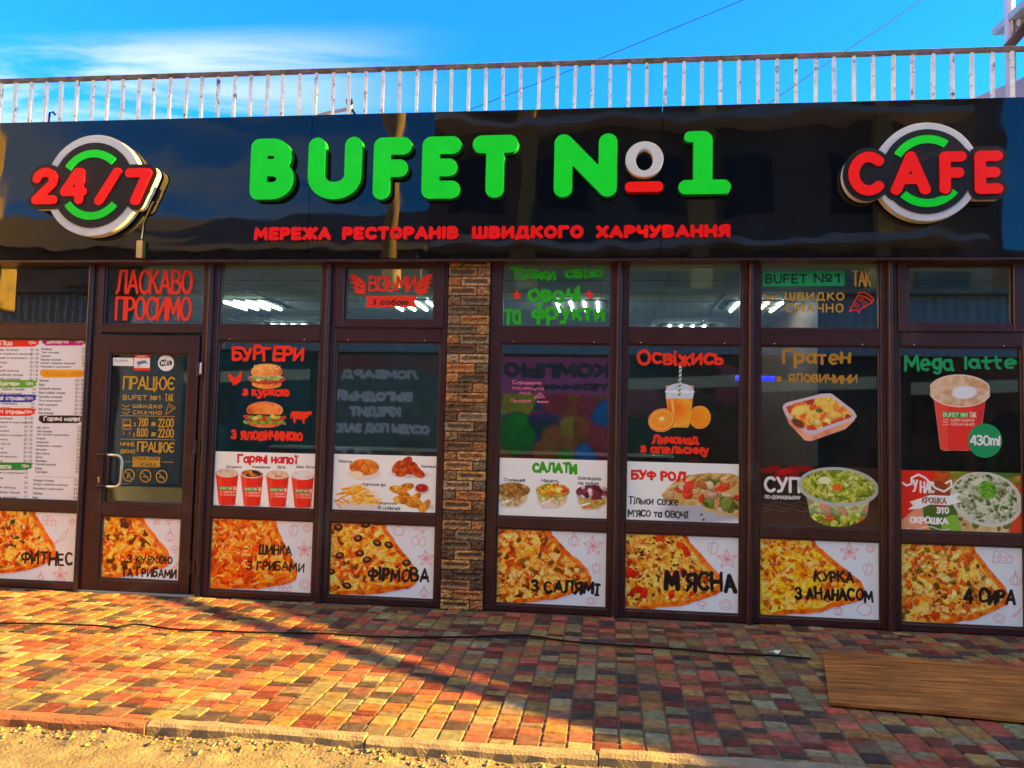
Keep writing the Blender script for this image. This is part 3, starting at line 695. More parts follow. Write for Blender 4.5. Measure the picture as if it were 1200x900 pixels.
brick_pillar(-1.232, -.908, 11); brick_pillar(3.93, 4.25, 12)
# walls, roof slab, interior shell
def part(name, m_, *bx, bevel=0.0):
    mb = MB()
    for b_ in bx: mb.box(*b_)
    return mb.build(name, m_, B, bevel=bevel)
part('wall', M['wall'], (-7.0, -6.11, .0, .25, -.05, 2.7), (4.26, 6.2, .0, .25, -.05, 2.7), (-7.0, -6.8, .25, 7.0, -.05, 3.7), (6.0, 6.2, .25, 7.0, -.05, 3.7), (-6.8, 6.0, 6.8, 7.0, -.05, 3.7), (-7.0, 6.2, .02, .25, 2.71, 3.70))
part('roof', M['tinroof'], (-7.05, 6.25, -.02, 7.05, 3.705, 3.765))
part('ceiling', M['ceil'], (-6.79, 5.99, .26, 6.79, 2.705, 2.76))
part('floor', M['floor'], (-6.79, 5.99, .06, 6.79, -.05, -.004))
part('lintel', M['lintel'], (-6.79, 5.99, .09, .25, 2.60, 2.704))
part('interior_wall', M['inner'], (1.0, 5.99, 6.7, 6.78, 0, 2.70), (1.95, 2.0, 1.8, 4.6, 0, 2.70), (2.01, 5.9, 1.8, 1.86, 0, 2.70))
part('interior_wall', M['inner2'], (-6.79, .99, 6.7, 6.78, 0, 2.70), (-6.78, -6.7, .3, 6.69, 0, 2.70))
g_ = MB()
for k in range(22): g_.box(-6.7 + k * .6, -6.69 + k * .6, .27, 6.7, 2.699, 2.704)
for k in range(11): g_.box(-6.7, 5.9, .53 + k * .6, .54 + k * .6, 2.6985, 2.7035)
g_.build('ceiling_grid', M['spacer'], B)
# counter and shelves inside
ct = empty('counter', (-1.0, 5.0, 0), 'dark service counter at the back of the room behind the windows', 'counter')
cm = MB(); cm.box(-4.6, .8, 4.7, 5.3, 0, 1.02); cm.build('cabinet', M['inner'], ct, bevel=.01)
cm = MB(); cm.box(-4.65, .85, 4.65, 5.35, 1.021, 1.06); cm.build('countertop', M['spacer'], ct, bevel=.008)
# fluorescent ceiling fittings: one built with its parts, then copied
def light_proto(x, y):
    r_ = empty('ceiling_light', (x, y, 2.70), '', 'ceiling light', 'fluorescent ceiling lights inside the shop')
    h = MB(); h.box(x - .30, x + .30, y - .31, y + .31, 2.690, 2.697); h.build('housing', M['housing'], r_)
    for i in range(4):
        t = MB(); xx = x - .21 + i * .14; t.tube([(xx, y - .30, 2.676), (xx, y + .30, 2.676)], .013, 8); t.build('tube', M['tube'], r_)
    return r_
spots = [(-3.99, 2.53, 'fluorescent light seen through the clear transom right of the red welcome lettering'), (-2.13, 2.53, 'fluorescent light seen through the transom with the red winged emblem'),
         (-.34, 2.52, 'fluorescent light seen behind the green fruit and vegetable lettering'), (1.50, 2.52, 'fluorescent light seen behind the transom with the green banner and yellow words'),
         (-4.25, 4.45, 'farther fluorescent light low in the clear transom right of the welcome lettering'), (.95, 4.33, 'farther fluorescent light low in the clear transom above the orange drink')]
lp = light_proto(*spots[0][:2]); lp['label'] = spots[0][2]
for x, y, lab in spots[1:]:
    c = lp.copy(); COL.objects.link(c); c.location = (x, y, 2.70); c['label'] = lab
    for ch in list(lp.children):
        d_ = ch.copy(); COL.objects.link(d_); d_.parent = c; d_.matrix_parent_inverse = ch.matrix_parent_inverse.copy()
bl = MB(); p0 = at(862, 443, 3.0); p1 = at(908, 439, 3.0)
bl.tube([(p0.x, 3.0, p0.z), (p1.x, 3.0, p0.z)], .03, 8)
tag(bl.build('neon_tube', mat('blue_neon', (.1, .1, .9), var=0, emit=(.015, .02, 1.0, .16))), 'glowing blue neon tube inside, level with the yellow beef lettering', 'neon light')
# fascia panels
FY = -.15
fz0, fz1 = at(600, 302, FY).z, at(600, 129, FY).z
fx = [-7.0, -5.03, at(364, 200, FY).x, at(775.5, 200, FY).x, 2.98, 4.7, 6.2]
for a, b in zip(fx, fx[1:]):
    mb = MB(); mb.box(a + .002, b - .002, FY, .015, fz0, fz1); mb.build('fascia_panel', M['fascia'], B)
part('fascia_trim', M['frame'], (-7.0, 6.2, FY + .01, .012, fz0 - .022, fz0 - .002))

# ------------------------------------------------------------------ railing on the roof
def railing():
    Yr = .32; zt = 4.325
    r_ = empty('railing', (-1, Yr, 3.765), 'rusty flaking white metal railing along the roof edge', 'railing')
    mb = MB(); mb.box(-5.9, 4.4, Yr - .018, Yr + .018, zt - .018, zt + .018); mb.build('top_rail', M['rail_top'], r_, bevel=.003)
    mb = MB(); mb.box(-5.9, 4.4, Yr - .015, Yr + .015, 3.80, 3.83); mb.build('bottom_rail', M['rail'], r_)
    xs = []; x = at(4, 110, Yr).x; st_ = at(158.5, 110, Yr).x - at(139.5, 110, Yr).x
    x -= 4 * st_; rnd = random.Random(6); i = 0
    st_ = .1445
    while x < 4.3:
        mb = MB(); w = .0125; a = rnd.uniform(-.008, .008); y_ = Yr + rnd.uniform(-.003, .003)
        mb.add([(x - w, y_ - w, 3.765), (x + w, y_ - w, 3.765), (x + w, y_ + w, 3.765), (x - w, y_ + w, 3.765), (x - w + a, y_ - w, zt - .018), (x + w + a, y_ - w, zt - .018), (x + w + a, y_ + w, zt - .018), (x - w + a, y_ + w, zt - .018)],
               [(0, 3, 2, 1), (4, 5, 6, 7), (0, 1, 5, 4), (1, 2, 6, 5), (2, 3, 7, 6), (3, 0, 4, 7)])
        mb.build('baluster', M['rail'], r_); x += st_; i += 1
railing()
# floodlight arm lying behind the railing
fl = empty('floodlight', tuple(at(375, 134, .55)), 'small dark floodlight on a slanting arm at the roof edge', 'floodlight')
p0, p1, p2 = at(372, 135, .55), at(410, 127.5, .55), at(411, 123, .55)
q = MB(); q.tube([p0, p1], .016, 8); q.tube([p1 + Vector((0, 0, -.04)), p1 + Vector((.01, 0, .04))], .016, 8); q.tube([p0, (p0.x - .05, p0.y, 3.765)], .016, 8); q.build('arm', M['steelgrey'], fl)
q = MB(); q.tube([p1 + Vector((-.02, -.03, .045)), p1 + Vector((.03, -.03, .05))], .026, 10); q.tube([p1 + Vector((.02, 0, -.005)), p1 + Vector((.06, 0, -.07))], .012, 8); q.build('lamp_head', M['black'], fl)
q = MB(); c_ = at(62, 136, .1); q.tube([(c_.x - .04, .1, fz1 - .0), (c_.x - .03, .1, c_.z + .03), (c_.x + .0, .1, c_.z + .035), (c_.x + .02, .1, c_.z + .01)], .009, 8); q.tube([(c_.x - .05, .1, fz1), (c_.x - .05, .1, fz1 + .03)], .014, 8)
tag(q.build('cable_stub', M['black']), 'bent black cable stub sticking up on the roof edge above the round-the-clock sign', 'cable')
# structure behind the railing at the right
def tower():
    Yt = 1.9
    T = empty('roof_tower', (at(1184, 100, Yt).x, Yt, 3.765), 'white post carrying a slanted grey roof beside a lavender gable behind the railing', 'tower')
    xa, xb = at(1178, 60, Yt).x, at(1190, 60, Yt).x; zt = at(1184, -40, Yt).z
    q = MB(); q.tube([((xa + xb) / 2, Yt, 3.765), ((xa + xb) / 2, Yt, zt)], (xb - xa) / 2, 16); q.build('post', M['lav'], T, smooth=True)
    e0, e1 = at(1163, 34, Yt + .5), at(1204, -6, Yt - .6)
    dn = Vector((0, 0, -.07)); dx = Vector((3.2, .3, .35))
    q = MB(); q.add([e0, e1, e1 + dx, e0 + dx, e0 + dn, e1 + dn, e1 + dn + dx, e0 + dn + dx], [(0, 1, 2, 3), (7, 6, 5, 4), (0, 4, 5, 1), (1, 5, 6, 2), (2, 6, 7, 3), (3, 7, 4, 0)]); q.build('roof_slab', M['steelgrey'], T)
    for t in (.25, .55, .85):
        s0 = e0.lerp(e1, t) + Vector((.08, .02, -.10)); q = MB(); q.tube([s0, s0 + dx * .95], .035, 6); q.build('roof_beam', M['rail'], T)
    q = MB(); a, b = at(1163, 36.5, Yt + .5), at(1179, 35, Yt + .5); q.tube([a, a + Vector((3.0, .25, .3))], .03, 6); q.build('eave_bar', M['steelgrey'], T)
    q = MB(); a, b = at(1180, 57, Yt - .12), at(1206, 28, Yt - .12); q.tube([a, b], .045, 8); q.build('brace', M['brace'], T)
    q = MB(); gp = [(at(px, py, Yt + .3).x, at(px, py, Yt + .3).z) for px, py in ((1128, 120), (1150, 111), (1174, 101), (1186, 98), (1200, 90), (1290, 56), (1380, 100))]
    gp = [(gp[0][0], 3.6)] + gp + [(gp[-1][0], 3.6)]; q.prism(gp, 'y', Yt + .3, Yt + 3.0); q.build('gable', M['lav'], T)
tower()
# overhead cables
for pts, lab in ((((480, 153), (552, 128), (700, 70), (878, -3)), 'thin overhead cable crossing the sky above the number sign, slack and faint'), (((900, 122), (975, 70), (1040, 28), (1085, -4)), 'thin overhead cable slanting steeply down to the railing near the round cafe sign')):
    q = MB(); P_ = [at(x, y, 14 + i * .8) for i, (x, y) in enumerate(pts)]
    P_ = [P_[0] + (P_[0] - P_[1]) * 2] + P_ + [P_[-1] + (P_[-1] - P_[-2]) * 2]; q.tube(P_, .010, 6)
    tag(q.build('overhead_cable', M['black'], smooth=True), lab, 'cable', 'overhead cables')
# ------------------------------------------------------------------ things on the pavement
def board():
    a, b = at(964, 764, Z=.022), at(972, 824, Z=.022); c, d = at(1200, 784.5, Z=.022), at(1197, 844.5, Z=.022)
    c2, d2 = c + (c - a) * .45, d + (d - b) * .45
    n = 20; V = []; F = []
    for i in range(n + 1):
        t = i / n; p, q_ = a.lerp(c2, t), b.lerp(d2, t); w = .006 * math.sin(t * 4.0) + .004
        for z in (0, 1):
            V += [(p.x, p.y, .010 + w + z * .014), (q_.x, q_.y, .010 + w * .4 + z * .014)]
    for i in range(n):
        k = 4 * i; F += [(k, k + 4, k + 5, k + 1), (k + 2, k + 3, k + 7, k + 6), (k, k + 2, k + 6, k + 4), (k + 1, k + 5, k + 7, k + 3)]
    F += [(0, 1, 3, 2), (4 * n, 4 * n + 2, 4 * n + 3, 4 * n + 1)]
    q = MB(); q.add(V, F); tag(q.build('wooden_board', M['board']), 'brown wooden board lying flat on the tiled pavement', 'board')
board()
q = MB(); P_ = [at(x, y, Z=.014) for x, y in ((-60, 728), (0, 730), (60, 731), (110, 733), (135, 735), (160, 731.5), (200, 737), (250, 739), (300, 741), (380, 742.5), (440, 746), (500, 747), (560, 746), (610, 744.5), (640, 748), (680, 753), (740, 757), (800, 761), (850, 766), (905, 768), (960, 773))]
sp = []
for i in range(len(P_) - 1):
    p0, p1, p2, p3 = P_[max(i - 1, 0)], P_[i], P_[i + 1], P_[min(i + 2, len(P_) - 1)]
    for t in (0, .25, .5, .75): sp.append(.5 * ((2 * p1) + (p2 - p0) * t + (2 * p0 - 5 * p1 + 4 * p2 - p3) * t * t + (3 * p1 - p0 - 3 * p2 + p3) * t ** 3))
q.tube(sp, .007, 6); tag(q.build('ground_cable', M['black'], smooth=True), 'long black cable trailing across the pavement tiles', 'cable')
def scrap(name, px, py, s_, m_, lab, ang):
    p = at(px, py, Z=.006); q = MB(); rnd = random.Random(int(px)); n = 5; V = []; F = []
    for j in range(3):
        for i in range(n): V.append((p.x + math.cos(ang) * (i - 2) * s_ - math.sin(ang) * (j - 1) * s_ * .8, p.y + math.sin(ang) * (i - 2) * s_ + math.cos(ang) * (j - 1) * s_ * .8, .010 + rnd.uniform(0, s_ * 1.1)))
    for j in range(2):
        for i in range(n - 1): k = j * n + i; F.append((k, k + 1, k + n + 1, k + n))
    k0 = len(V); V += [(x, y, z - .003) for x, y, z in V]; F += [tuple(t + k0 for t in f[::-1]) for f in F]
    q.add(V, F); tag(q.build(name, m_), lab, 'litter')
scrap('paper_scrap', 908, 766, .016, M['white'], 'crumpled white and dark wrapper on the tiles left of the wooden board', .2)
scrap('paper_scrap', 720, 722, .012, M['white'], 'small white paper scrap at the foot of the windows right of the brick pillar', 1.2)

def aircon():
    t = empty('air_conditioner', (-5.6, -.34, 3.05), 'ochre lit outdoor air conditioner unit hung on the far left end of the fascia', 'air conditioner')
    xr = -5.20; m_ = M['acbody']
    zt, zb_ = at(6, 182, -.2).z, at(6, 252, -.2).z
    q = MB(); q.box(xr - .82, xr, -.47, -.175, zb_, zt); q.build('body', m_, t, bevel=.02)
    q = MB(); q.tube([(xr - .52, -.475, (zt + zb_) / 2), (xr - .52, -.49, (zt + zb_) / 2)], .2, 24); q.build('fan_grille', M['steelgrey'], t)
    q = MB()
    for k in range(6): q.box(xr - .002, xr + .006, -.43, -.21, zb_ + .06 + k * .045, zb_ + .075 + k * .045)
    q.build('side_louvre', M['frame'], t)
    q = MB(); q.box(xr + .001, xr + .03, -.30, -.19, zb_ + .34, zb_ + .42); q.build('valve_cover', m_, t, bevel=.008)
    for x in (xr - .7, xr - .1):
        q = MB(); q.box(x - .02, x + .02, -.50, -.152, zb_ - .045, zb_ - .004); q.box(x - .02, x + .02, -.185, -.152, zb_ - .30, zb_ - .046); q.build('bracket', M['steelgrey'], t)
    z1, z0 = at(6, 268, -.2).z, at(6, 300, -.2).z
    q = MB(); q.box(xr - .5, xr - .01, -.44, -.156, z0 - .36, z1); q.build('pipe_box', m_, t, bevel=.012)
M['acbody'] = mat('weathered_ochre_casing', (0.50, 0.38, 0.15), rough=.55, var=.15, scale=5, dirt=((.14, .10, .05), 7, .55, .75))
aircon()
# ------------------------------------------------------------------ across the street (seen mirrored in the black fascia and the panes) and the added shadow caster
def far_building(name, x0, x1, y0, y1, h, wallm, label, rows, roof=None):
    t = empty(name, ((x0 + x1) / 2, (y0 + y1) / 2, -.13), label, 'building')
    q = MB(); q.box(x0, x1, y0, y1, -.13, h); q.build('wall', wallm, t)
    q = MB()
    if roof: q.prism([(y0 - .3, h + .002), (y1 + .35, h + .002), (y1 - 2.2, h + roof)], 'x', x0 - .3, x1 + .3)
    else: q.box(x0 - .15, x1 + .15, y0 - .15, y1 + .15, h + .002, h + .2)
    q.build('roof', M['tinroof'], t)
    for z, n, w, hh in rows:
        for i in range(n):
            xc = x0 + (i + .5) * (x1 - x0) / n
            q = MB(); q.box(xc - w / 2, xc + w / 2, y1 - .05, y1 + .04, z, z + hh); o = q.build('window', M['frame'], t)
            q = MB(); q.box(xc - w / 2 + .07, xc + w / 2 - .07, y1 + .042, y1 + .05, z + .07, z + hh - .07); q.build('pane', M['darkwin'], o)
    return t
far_building('street_building', -17.2, -4.6, -24, -13, 5.6, M['greywall'], 'low grey building across the street mirrored in the fascia', [(3.6, 5, .9, 1.2)], roof=1.5)
far_building('street_building', 9.2, 24, -34, -19, 6.6, M['brace'], 'low brown building across the street mirrored in the rightmost transom', [(3.6, 6, 1.1, 1.3)])
tb_ = far_building('street_building', -4.5, 8.9, -26, -14, 9.4, M['greywall'], 'tall grey building across the street mirrored in the fascia', [(3.9, 6, 1.2, 1.4), (6.7, 6, 1.2, 1.4)])
for z in (5.75, 8.75):
    q = MB(); q.box(-4.4, 8.1, -13.99, -13.2, z, z + .16); q.build('ledge', M['white'], tb_)
for x_ in (-2.3, 1.9, 6.0):
    q = MB(); q.box(x_, x_ + .5, -13.99, -13.5, 4.5, 9.3); q.build('pilaster', M['ochre'], tb_)
ob = far_building('corner_house', -28, -17.6, -15.5, -6.5, 10.5, M['ochre'], 'sunlit ochre corner house mirrored at the left end of the fascia', [])
for zc in (6.1, 8.3):
    for yc in (-13.3, -11, -8.6):
        q = MB(); q.box(-17.59, -17.2, yc - .5, yc + .5, zc, zc + .75); o = q.build('air_conditioner', M['ochre'], ob, bevel=.03)
        q = MB(); q.tube([(-17.195, yc - .1, zc + .37), (-17.17, yc - .1, zc + .37)], .3, 20); q.build('fan_grille', M['frame'], o)
for yc, zc in ((-12.2, 3.3), (-9.5, 3.3), (-14.3, 3.3)):
    q = MB(); q.box(-17.62, -17.55, yc - .6, yc + .6, zc, zc + 1.5); q.build('window', M['darkwin'], ob)
kt = empty('kiosk_row', (-1, -12.6, -.13), 'row of kiosks under a blue profiled sheet band across the street', 'kiosk')
q = MB(); q.box(-17.9, 15, -12.9, -12.0, -.13, 3.3); q.build('wall', M['greywall'], kt)
q = MB()
prof = [];
for i in range(329):
    x = -17.9 + i * .1; prof.append((x, -11.62 + (.03 if i % 2 else 0)))
q.prism(prof + [(14.9, -11.85), (-17.9, -11.85)], 'z', 3.05, 4.35); q.build('sheet_band', M['tin'], kt)
q = MB(); q.box(-18.0, 15.1, -12.9, -11.4, 4.352, 4.45); q.build('roof', M['tinroof'], kt)
M['mast'] = mat('bright_ochre_mast', (0.78, 0.58, 0.24), rough=.8, var=.1)
pole = empty('roof_mast', (-5.1, -12.2, 4.45), 'tall ochre mast on the kiosk roof mirrored as a bright wavy stripe in the fascia', 'mast')
q = MB(); q.tube([(-5.1, -12.2, 4.45), (-5.1, -12.2, 12)], [.22, .20], 14); q.build('post', M['mast'], pole, smooth=True)
q = MB(); q.tube([(-5.1, -12.2, 9.6), (-4.3, -12.2, 10.2), (-3.4, -12.2, 10.3)], .05, 8); q.build('arm', M['steelgrey'], pole)
def ad(name, x0, x1, z0, z1, label, paint, y=-11.86):
    p = Pic((x0, z0, x1, z1), .02); paint(p, x0, x1, z0, z1)
    o = p.build(name, M['print'], None, y=0)
    # faces the shop: turned to look along +y
    me = o.data; n = len(me.vertices); co = np.empty(n * 3, np.float32); me.vertices.foreach_get('co', co); co = co.reshape(-1, 3); co[:, 1] = y + .06 + (-co[:, 1]); co[:, 0] = x0 + x1 - co[:, 0]
    me.vertices.foreach_set('co', co.ravel()); me.flip_normals() if False else None; me.update()
    tag(o, label, 'advert', 'advertising boards across the street'); return o
def ad_pawn(p, x0, x1, z0, z1):
    w, h = x1 - x0, z1 - z0
    p.ramp(np.ones(p.X.shape), .5, 4, [(70, 66, 60), (110, 105, 92), (150, 60, 60), (170, 40, 50)])
    def T(s, u0, v0, u1, v1, c, r=.03): p.txt(text(s, (x0 + w * u0, z0 + h * v0, x0 + w * u1, z0 + h * v1), r, metric=True), c)
    p.put(p.m(sd_circle(p.X, p.Z, x0 + w * .4, z0 - h * .12, h * 1.02)), (96, 98, 88))
    T('ЛОМБАРД', .2, .8, .82, .88, (225, 225, 215), .035)
    T('ВЫГОДНЫЙ', .24, .64, .86, .73, (235, 235, 230), .04); T('КРЕДИТ', .33, .52, .75, .61, (235, 235, 230), .04)
    T('ССУДЫ ПОД ЗАЛОГ', .1, .40, .92, .48, (240, 240, 235), .035)
    for u in (.62, .82):
        for v in (.06, .2): p.poly([(x0 + w * (u - .07), z0 + h * v), (x0 + w * (u + .07), z0 + h * v), (x0 + w * (u + .07), z0 + h * (v + .1)), (x0 + w * (u - .07), z0 + h * (v + .1))], (200, 205, 200)); p.ell(x0 + w * u, z0 + h * (v + .05), w * .035, h * .03, (80, 85, 85))
    p.poly([(x0 + w * .05, z0), (x0 + w * .47, z0), (x0 + w * .43, z0 + h * .14), (x0 + w * .3, z0 + h * .2), (x0 + w * .2, z0 + h * .2), (x0 + w * .08, z0 + h * .12)], (70, 74, 70))
    p.ell(x0 + w * .25, z0 + h * .27, w * .075, h * .075, (196, 150, 120)); p.ell(x0 + w * .25, z0 + h * .325, w * .085, h * .045, (50, 42, 36))
def ad_comp(p, x0, x1, z0, z1):
    w, h = x1 - x0, z1 - z0
    p.ramp(np.ones(p.X.shape), .9, 9, [(35, 90, 40), (30, 35, 60), (90, 40, 110), (190, 80, 40), (40, 120, 70), (170, 50, 90)], 2)
    p.blobs(np.ones(p.X.shape), 46, .32, [(120, 60, 160), (60, 150, 60), (220, 120, 50), (210, 60, 90), (50, 110, 170), (225, 190, 70)], 5, 1.3)
    p.poly([(x0, z0 + h * .72), (x1, z0 + h * .72), (x1, z1), (x0, z1)], (214, 96, 150)); p.txt(text('КОМПЬЮ', (x0 + w * .08, z0 + h * .84, x0 + w * .92, z0 + h * .96), .06, metric=True), (70, 30, 60))
    p.vivid(1.3, 1.6)
    p.txt(text('ТЕХНИКА', (x0 + w * .08, z0 + h * .745, x0 + w * .7, z0 + h * .80), .035, metric=True), (90, 30, 80))
def ad_goods(c1, c2, seed):
    def f(p, x0, x1, z0, z1):
        w, h = x1 - x0, z1 - z0; o = np.ones(p.X.shape)
        p.ramp(o, .8, seed, [(24, 22, 24), c1, (40, 34, 32), c2], 3); p.blobs(o, 26, .3, [c1, c2, (60, 52, 48), (30, 28, 30)], seed, 1.6)
        p.poly([(x0, z0 + h * .8), (x1, z0 + h * .76), (x1, z0 + h * .84), (x0, z0 + h * .88)], (196, 190, 150))
    return f
ad('advert_board', -6.6, -3.7, -.05, 3.0, 'grey and red pawnshop board with white words mirrored in the pane left of the pillar', ad_pawn)
ad('advert_board', -2.6, .25, -.05, 3.0, 'pink topped colourful board mirrored in the pane right of the pillar', ad_comp)
ad('advert_board', .4, 3.1, -.05, 3.0, 'dark goods board mirrored behind the orange drink', ad_goods((60, 88, 60), (150, 70, 80), 3))
ad('advert_board', 3.25, 6.1, -.05, 3.0, 'dark shop board mirrored behind the baked dish', ad_goods((50, 58, 66), (84, 60, 50), 5))
ad('advert_board', 6.3, 9.3, -.05, 3.0, 'brown board mirrored behind the tall red coffee cup', ad_goods((120, 70, 56), (70, 84, 50), 8))
ad('advert_board', -9.9, -6.8, -.05, 3.0, 'teal board mirrored behind the burgers', ad_goods((30, 78, 88), (30, 50, 80), 11))
# unseen added block and bar, sloped to cast the pavement's shadow edge and stripe
nb = empty('shadow_caster', (11.5, -.5, -.13), 'neighbouring kiosk with a steep lean-to roof whose shade falls across the pavement', 'kiosk')
X0 = 10.0
def zs(y): return TAN_EL * (X0 + 3.12 + 1.36 * y)
def zb(y): return TAN_EL * (X0 + 3.85 + 1.59 * y)
q = MB(); q.prism([(-3.1, -.13), (3.5, -.13), (3.5, zs(3.5) - .12), (-3.1, zs(-3.1) - .12)], 'x', X0 + .15, X0 + 3.0); q.build('wall', M['wall'], nb)
q = MB(); q.prism([(-3.35, zs(-3.35) - .10), (3.7, zs(3.7) - .10), (3.7, zs(3.7)), (-3.35, zs(-3.35))], 'x', X0, X0 + 3.2); q.build('roof', M['tinroof'], nb)
q = MB(); q.tube([(X0 + .05, 3.6, zb(3.6)), (X0 + .05, -3.3, zb(-3.3))], .068, 10); q.build('shadow_bar', M['steelgrey'], nb)
for y in (-3.2, -1.0, 1.4, 3.4):
    q = MB(); q.tube([(X0 + .05, y, zs(y) - .02), (X0 + .05, y, zb(y))], .018, 6); q.build('shadow_bar_bracket', M['steelgrey'], nb)

# ------------------------------------------------------------------ signs on the fascia
def face(name, rgb, rough=.35, spec=.18): return mat(name, rgb, rough=rough, var=.05, scale=8, spec=spec)
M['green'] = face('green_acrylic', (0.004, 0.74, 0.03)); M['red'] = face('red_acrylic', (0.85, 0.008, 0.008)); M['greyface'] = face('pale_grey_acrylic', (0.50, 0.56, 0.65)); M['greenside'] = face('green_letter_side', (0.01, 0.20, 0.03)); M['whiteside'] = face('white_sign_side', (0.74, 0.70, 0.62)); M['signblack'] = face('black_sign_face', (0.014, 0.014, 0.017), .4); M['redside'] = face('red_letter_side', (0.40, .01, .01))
def channel(ch, px, parent, name, fm, sm, r, depth=.055, y0=FY - .012, boxed=True):
    """a raised letter: returns face part with its side wall as sub-part"""
    yf = y0 - depth; st_ = text(ch, px, r, Y=yf)
    X, Z = grid(bounds(st_), .0065, .02); S = sd_strokes(X, Z, st_)
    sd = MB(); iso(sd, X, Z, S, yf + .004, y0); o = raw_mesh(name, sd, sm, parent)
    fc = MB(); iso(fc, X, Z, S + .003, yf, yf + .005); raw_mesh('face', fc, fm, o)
    return o
sg = empty('shop_sign', tuple(at(575, 215, FY)), 'big raised green BUFET №1 lettering with white ring and red bar on the fascia', 'sign')
RB = .070
for ch, bx in (('B', (293, 162, 344.5, 234)), ('U', (360.5, 160.5, 424, 234)), ('F', (437, 160.5, 482, 234)), ('E', (494, 159.5, 540, 233)), ('T', (553, 158, 607, 232)), ('N', (649, 156.5, 723.5, 231)), ('1', (795, 153, 857, 228))):
    if ch == '1': continue
    channel(ch, bx, sg, 'letter', M['green'], M['greenside'], RB)
# the figure one has a foot bar
yf = FY - .067
b_ = box_at(795, 153, 857, 228, yf); c_ = at(826, 190, yf).x
def one():
    x0, z0, x1, z1 = b_; xs = at(822, 190, yf).x + .01; xt = at(802, 160, yf).x
    st_ = [stroke([(xt + RB * .55, z1 - RB * .62), (xs + .0, z1 - RB * .6)], RB * .6), stroke([(xs, z1 - RB), (xs, z0 + RB + .004)], RB), stroke([(x0 + .055, z0 + .056), (x1 - .055, z0 + .056)], .055)]
    X, Z = grid(bounds(st_), .0065, .02); S = sd_strokes(X, Z, st_)
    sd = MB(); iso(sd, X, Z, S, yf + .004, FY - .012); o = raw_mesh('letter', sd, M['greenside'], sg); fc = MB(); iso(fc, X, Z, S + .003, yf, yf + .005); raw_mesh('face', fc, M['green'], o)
one()
def ring_o():
    x0, z0, x1, z1 = box_at(733, 165.5, 777.5, 207.5, yf); cx, cz = (x0 + x1) / 2, (z0 + z1) / 2
    X, Z = grid((x0, z0, x1, z1), .006, .02); S = np.maximum(sd_ell(X, Z, cx, cz, (x1 - x0) / 2, (z1 - z0) / 2), -sd_ell(X, Z, cx, cz - .005, .062, .078))
    sd = MB(); iso(sd, X, Z, S, yf + .004, FY - .012); o = raw_mesh('numero_ring', sd, M['whiteside'], sg); fc = MB(); iso(fc, X, Z, S + .003, yf, yf + .005); raw_mesh('face', fc, M['greyface'], o)
    x0, z0, x1, z1 = box_at(732, 212.5, 777.5, 225, yf); X, Z = grid((x0, z0, x1, z1), .006, .02); S = sd_strokes(X, Z, [stroke([(x0 + .04, (z0 + z1) / 2), (x1 - .04, (z0 + z1) / 2)], .040)])
    sd = MB(); iso(sd, X, Z, S, yf + .004, FY - .012); o = raw_mesh('underline_bar', sd, M['redside'], sg); fc = MB(); iso(fc, X, Z, S + .003, yf, yf + .005); raw_mesh('face', fc, M['red'], o)
ring_o()
sub = empty('subtitle_sign', tuple(at(575, 272, FY)), 'row of small raised red Cyrillic letters under the green lettering', 'sign')
for w, x0, x1 in (('МЕРЕЖА', 297.5, 388), ('РЕСТОРАНІВ', 401, 537.5), ('ШВИДКОГО', 553, 684), ('ХАРЧУВАННЯ', 698.5, 856)):
    t = (x0 + x1) / 2; yb_ = 281.7 - (t - 297) * .0062; st_ = lay(w, .34)
    bb = box_at(x0, yb_ - 15.4, x1, yb_ + (1.6 if w == 'ШВИДКОГО' else 0), FY - .02)
    full = fit(st_, bb, .0155); k = 0
    for ch in w:
        n = len(G[ch][1]); L_ = full[k:k + n]; k += n
        X, Z = grid(bounds(L_), .004, .01); mb = MB(); iso(mb, X, Z, sd_strokes(X, Z, L_), FY - .022, FY - .002); raw_mesh('letter', mb, M['red'], sub)
